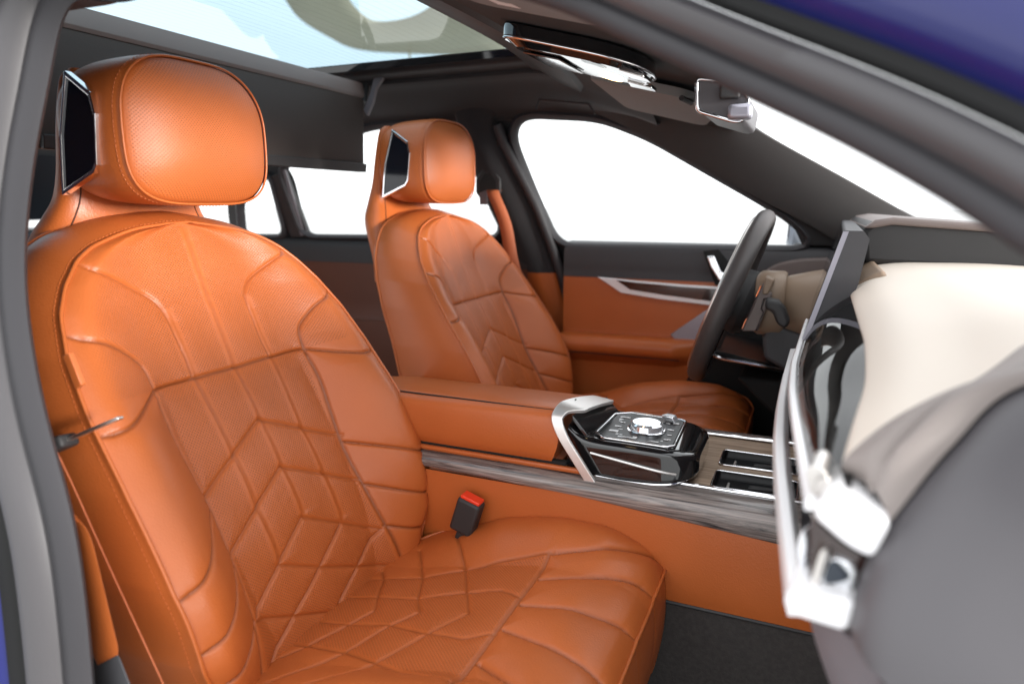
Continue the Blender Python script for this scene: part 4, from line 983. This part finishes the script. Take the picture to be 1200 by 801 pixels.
# display
sd = thing('curved_display', 'slim curved dashboard display seen edge-on beside the steering wheel', 'display', (.82, .2, 1.0))
ed = [(.828, 1.118), (.790, .972), (.795, .968), (.832, .985), (.850, 1.05), (.858, 1.108), (.850, 1.118)]
secs = []
for y in np.linspace(-.10, .60, 40):
    k = .02*np.clip((y+.1)/.7, 0, 1)-.025*math.sin(math.pi*np.clip((y+.1)/.7, 0, 1))*0; secs.append([(x+k, y, z) for x, z in ed])
MB().loft(np.array(secs)).build('display_housing', 'door_dark', sd, smooth=30, bevel=.003)
MB().grid(np.array([[(.8255+k_-.0005, y, 1.114), (.7895+k_-.0005, y, .976)] for y, k_ in ((-.095, 0), (.595, .02))])).build('screen_glass', 'screen', sd)
MB().prism([(.8265, -.1025, 1.117), (.7885, -.1025, .973), (.7945, -.1025, .970), (.833, -.1025, 1.117)], (0, .004, 0)).build('edge_trim', 'silver_grey', sd)
MB().prism([(.826, -.07, 1.0), (.845, -.07, 1.045), (.88, -.07, 1.068), (.90, -.07, 1.03), (.85, -.07, .985)], (0, .5, 0)).build('display_mount', 'beige', sd, bevel=.006)

# ------------------------------------------------------------------ STEERING WHEEL
sw = thing('steering_wheel', 'black leather steering wheel with chrome trimmed spokes and beige column', 'steering wheel', (.645, .39, .96))
wc = V3(.645, .39, .962); ax_ = unit(V3(.94, 0, -.335)); e1 = V3(0, 1, 0); e2 = unit(np.cross(ax_, e1)); 
if e2[2] < 0: e2 = -e2
ring_ = [wc+.172*(e1*math.cos(a)+e2*math.sin(a)) for a in np.linspace(0, 2*math.pi, 96, endpoint=False)]
MB().tube(ring_, 0.0185, 16, closed=True).build('rim', 'wheelskin', sw, smooth=80)
MB().tube([wc-ax_*.0190+.166*(e1*math.cos(a)+e2*math.sin(a)) for a in np.linspace(0, 2*math.pi, 96, endpoint=False)], .0035, 8, closed=True).build('inner_ring', 'satin', sw, smooth=80)
MB().loft(np.array([[wc+ax_*h+r*(e1*math.cos(a)*1.1+e2*math.sin(a)) for a in np.linspace(0, 2*math.pi, 32, endpoint=False)] for h, r in ((-.005, .055), (.0, .066), (.03, .070), (.045, .06))])).build('hub', 'dark', sw, bevel=0)
for s_, a in ((1, 0), (-1, 0)):
    MB().prism([wc+e1*s_*.05+e2*.028, wc+e1*s_*.165+e2*.022, wc+e1*s_*.165-e2*.018, wc+e1*s_*.05-e2*.03], ax_*.018).build('spoke', 'dark', sw, bevel=.005)
MB().prism([wc+e1*.03-e2*.05, wc+e1*.012-e2*.165, wc-e1*.012-e2*.165, wc-e1*.03-e2*.05], ax_*.016).build('spoke', 'gloss', sw, bevel=.004)
MB().tube([wc+e1*.026-e2*.07-ax_*.002, wc+e1*.0-e2*.10-ax_*.002, wc-e1*.026-e2*.07-ax_*.002], .004, 8).build('badge_trim', 'chrome', sw)
# column shroud and pods
co = thing('steering_column', 'beige steering column shroud with black stalk behind the steering wheel', 'steering column', (.78, .39, .95))
cax = unit(V3(.95, 0, .02))
pc = V3(.695, .39, .955)
MB().loft(np.array([[pc+cax*h+V3(0, a_, b_) for a_, b_ in zip(*superloop(36, w, hgt, 3))] for h, w, hgt in ((0, .060, .058), (.008, .066, .064), (.05, .066, .064), (.056, .062, .060))])).build('collar', 'beige', co, smooth=50)
MB().loft(np.array([[pc+cax*h+V3(0, a_, b_) for a_, b_ in zip(*superloop(36, w, hgt, 2.6))] for h, w, hgt in ((.056, .058, .054), (.064, .066, .056), (.10, .075, .064), (.16, .085, .075), (.22, .09, .085))])).build('column_shroud', 'beige', co, smooth=50)
# switch pod in front of the collar, chrome edged
Y1 = .31
pod = [atY(*p, Y1) for p in ((894, 332), (905, 345), (888, 388), (869, 388))]
MB().prism(pod, (0, .05, 0)).build('switch_pod', 'taupe', co, bevel=.003)
MB().prism([atY(*p, Y1-.004) for p in ((897, 324), (908, 328), (900, 345), (893, 345))], (0, .05, 0)).build('pod_cap', 'beige', co, bevel=.003)
MB().tube([atY(*p, Y1-.003) for p in ((892, 335), (870, 385))], .0022, 8).build('pod_edge', 'chrome', co)
MB().tube([atY(*p, Y1-.003) for p in ((902, 349), (895, 350), (892, 362), (895, 366), (886, 387))], .0018, 8).build('pod_edge', 'chrome', co)
stk = [atY(*p, .27) for p in ((897, 350), (912, 353), (920, 362), (926, 378), (920, 386), (910, 380), (905, 366), (896, 362))]
MB().prism(stk, (0, .04, 0)).build('stalk', 'dark', co, bevel=.006)
# knee panel below the column
kp = thing('knee_panel', 'dark knee panel with glossy trim strip below the steering column', 'knee panel', (.8, .45, .8))
MB().prism([atY(*p, .34) for p in ((905, 378), (960, 400), (930, 440), (895, 420), (893, 396))], (0, .30, 0)).build('panel', 'door_dark', kp, bevel=.008)
MB().prism([(.60, .45, .835), (.64, .45, .83), (.80, .45, .80), (.80, .45, .79), (.62, .45, .812)], (0, .25, 0)).build('gloss_trim', 'panelblack', kp, bevel=.004)
MB().tube([(.60, .449, .826), (.63, .449, .818), (.80, .449, .800)], .004, 8).build('chrome_line', 'chrome', kp)
MB().prism([(.66, .44, .78), (.90, .44, .78), (1.0, .44, .5), (.95, .44, .4), (.80, .44, .65)], (0, .3, 0)).build('lower_cover', 'gap', kp, bevel=.01)

# ------------------------------------------------------------------ REAR SEAT
rs = thing('rear_seat', 'orange rear bench seat glimpsed in shadow behind the front seats', 'rear seat', (-1.05, 0, .35))
for yy in (-.36, .36):
    secs = []
    for z, x, d_ in ((.55, -.92, .10), (.75, -1.0, .09), (.95, -1.08, .07), (1.05, -1.11, .05), (1.08, -1.12, .03)):
        a, b = superloop(32, d_, .30-.1*np.clip((z-1.0)/.1, 0, 1), 4); secs.append(np.stack([a+x, b+yy, 0*a+z], 1))
    MB().loft(np.array(secs)).build('backrest', 'leather', rs, sub=1)
    a, b = superloop(32, .05, .13, 3)
    MB().loft(np.array([np.stack([a*k-1.13, b*k+yy, 0*a+z], 1) for z, k in ((1.08, .85), (1.10, 1.), (1.22, 1.), (1.26, .8))])).build('headrest', 'bluegrey', rs, sub=1)
MB().box((-.75, 0, .52), (.5, 1.3, .2)).build('cushion', 'leather', rs, bevel=.05)

# ------------------------------------------------------------------ outside
g = MB().grid(np.array([[(x, y, 0.) for y in np.linspace(-300, 300, 5)] for x in np.linspace(-300, 300, 5)])).build('ground', 'ground', None, smooth=0); struct(g)

def atZ(px, py, z):
    d = ray(px, py); return CAM+d*(z-CAM[2])/d[2]
co_ = resample(round_poly([atZ(*p, 3.) for p in ((318, -25), (350, 24), (415, 60), (500, 64), (585, 64), (612, 40), (600, -25))], .4, 8), 120)
ci_ = resample(round_poly([atZ(*p, 3.) for p in ((402, -10), (420, 14), (440, 27), (480, 22), (512, 4), (510, -12), (470, -16))], .3, 8), 120)
can = thing('sheet', 'pale beige fabric and post added above the car for the beige shape in the roof glass', 'sheet', (-3.5, 5.4, 0))  # fabric and post placed overhead for the beige shape in the roof glass
k0 = int(np.argmin(np.linalg.norm(ci_-co_[0], axis=1))); ci_ = np.roll(ci_, -k0, 0)
MB().grid(np.array([ci_, (ci_+co_)/2+V3(0, 0, .03), co_]), cv=True).build('added_sheet_fabric', 'added_sheet_beige', can, solid=.004)
for q_ in (atZ(480, 60, 3.)+V3(0, 0, .02),): MB().tube([V3(q_[0], q_[1], 0), q_, q_+(co_.mean(0)-q_)*.2], .012, 8).build('added_sheet_post', 'added_sheet_beige', can)

# ------------------------------------------------------------------ light
SUN_EL, SUN_AZ = math.radians(4.5), math.radians(-5)      # azimuth of the sun direction from +x toward +y
w = bpy.data.worlds.new('World'); scene.world = w; w.use_nodes = True; nt = w.node_tree
bg = nt.nodes['Background']; sky = nt.nodes.new('ShaderNodeTexSky'); sky.sky_type = 'NISHITA'; sky.sun_disc = False
sky.sun_elevation = SUN_EL; sky.sun_rotation = math.pi/2-SUN_AZ; sky.air_density = 1.; sky.dust_density = 3.
hs = nt.nodes.new('ShaderNodeHueSaturation'); hs.inputs['Saturation'].default_value = .35
nt.links.new(sky.outputs[0], hs.inputs['Color']); mixw = nt.nodes.new('ShaderNodeMix'); mixw.data_type = 'RGBA'; mixw.inputs['Factor'].default_value = .85; mixw.inputs[7].default_value = (3.0, 3.05, 3.12, 1)
nt.links.new(hs.outputs[0], mixw.inputs[6]); nt.links.new(mixw.outputs[2], bg.inputs['Color']); bg.inputs['Strength'].default_value = .78
sl = bpy.data.lights.new('Sun', 'SUN'); sl.energy = 6.; sl.angle = math.radians(12); sl.color = (1., .975, .94)
so = bpy.data.objects.new('Sun', sl); COL.objects.link(so)
from mathutils import Vector, Matrix
sd_ = Vector((math.cos(SUN_EL)*math.cos(SUN_AZ), math.cos(SUN_EL)*math.sin(SUN_AZ), math.sin(SUN_EL)))
so.rotation_euler = sd_.to_track_quat('Z', 'Y').to_euler()

# ------------------------------------------------------------------ camera
cd = bpy.data.cameras.new('Camera'); cam = bpy.data.objects.new('Camera', cd); COL.objects.link(cam); scene.camera = cam
cd.sensor_width = 36; cd.lens = 24; cd.clip_start = .02; cd.clip_end = 2000
m = Matrix(((_R[0], _up[0], -_fw[0], CAM[0]), (_R[1], _up[1], -_fw[1], CAM[1]), (_R[2], _up[2], -_fw[2], CAM[2]), (0, 0, 0, 1))); cam.matrix_world = m
cd.dof.use_dof = True; cd.dof.focus_distance = 1.02; cd.dof.aperture_fstop = 3.2
scene.view_settings.view_transform = 'Standard'; scene.view_settings.look = 'None'; scene.view_settings.exposure = 0
scene.render.engine = 'CYCLES'; scene.cycles.max_bounces = 8; scene.cycles.transparent_max_bounces = 12
try: scene.cycles.use_denoising = True
except Exception: pass
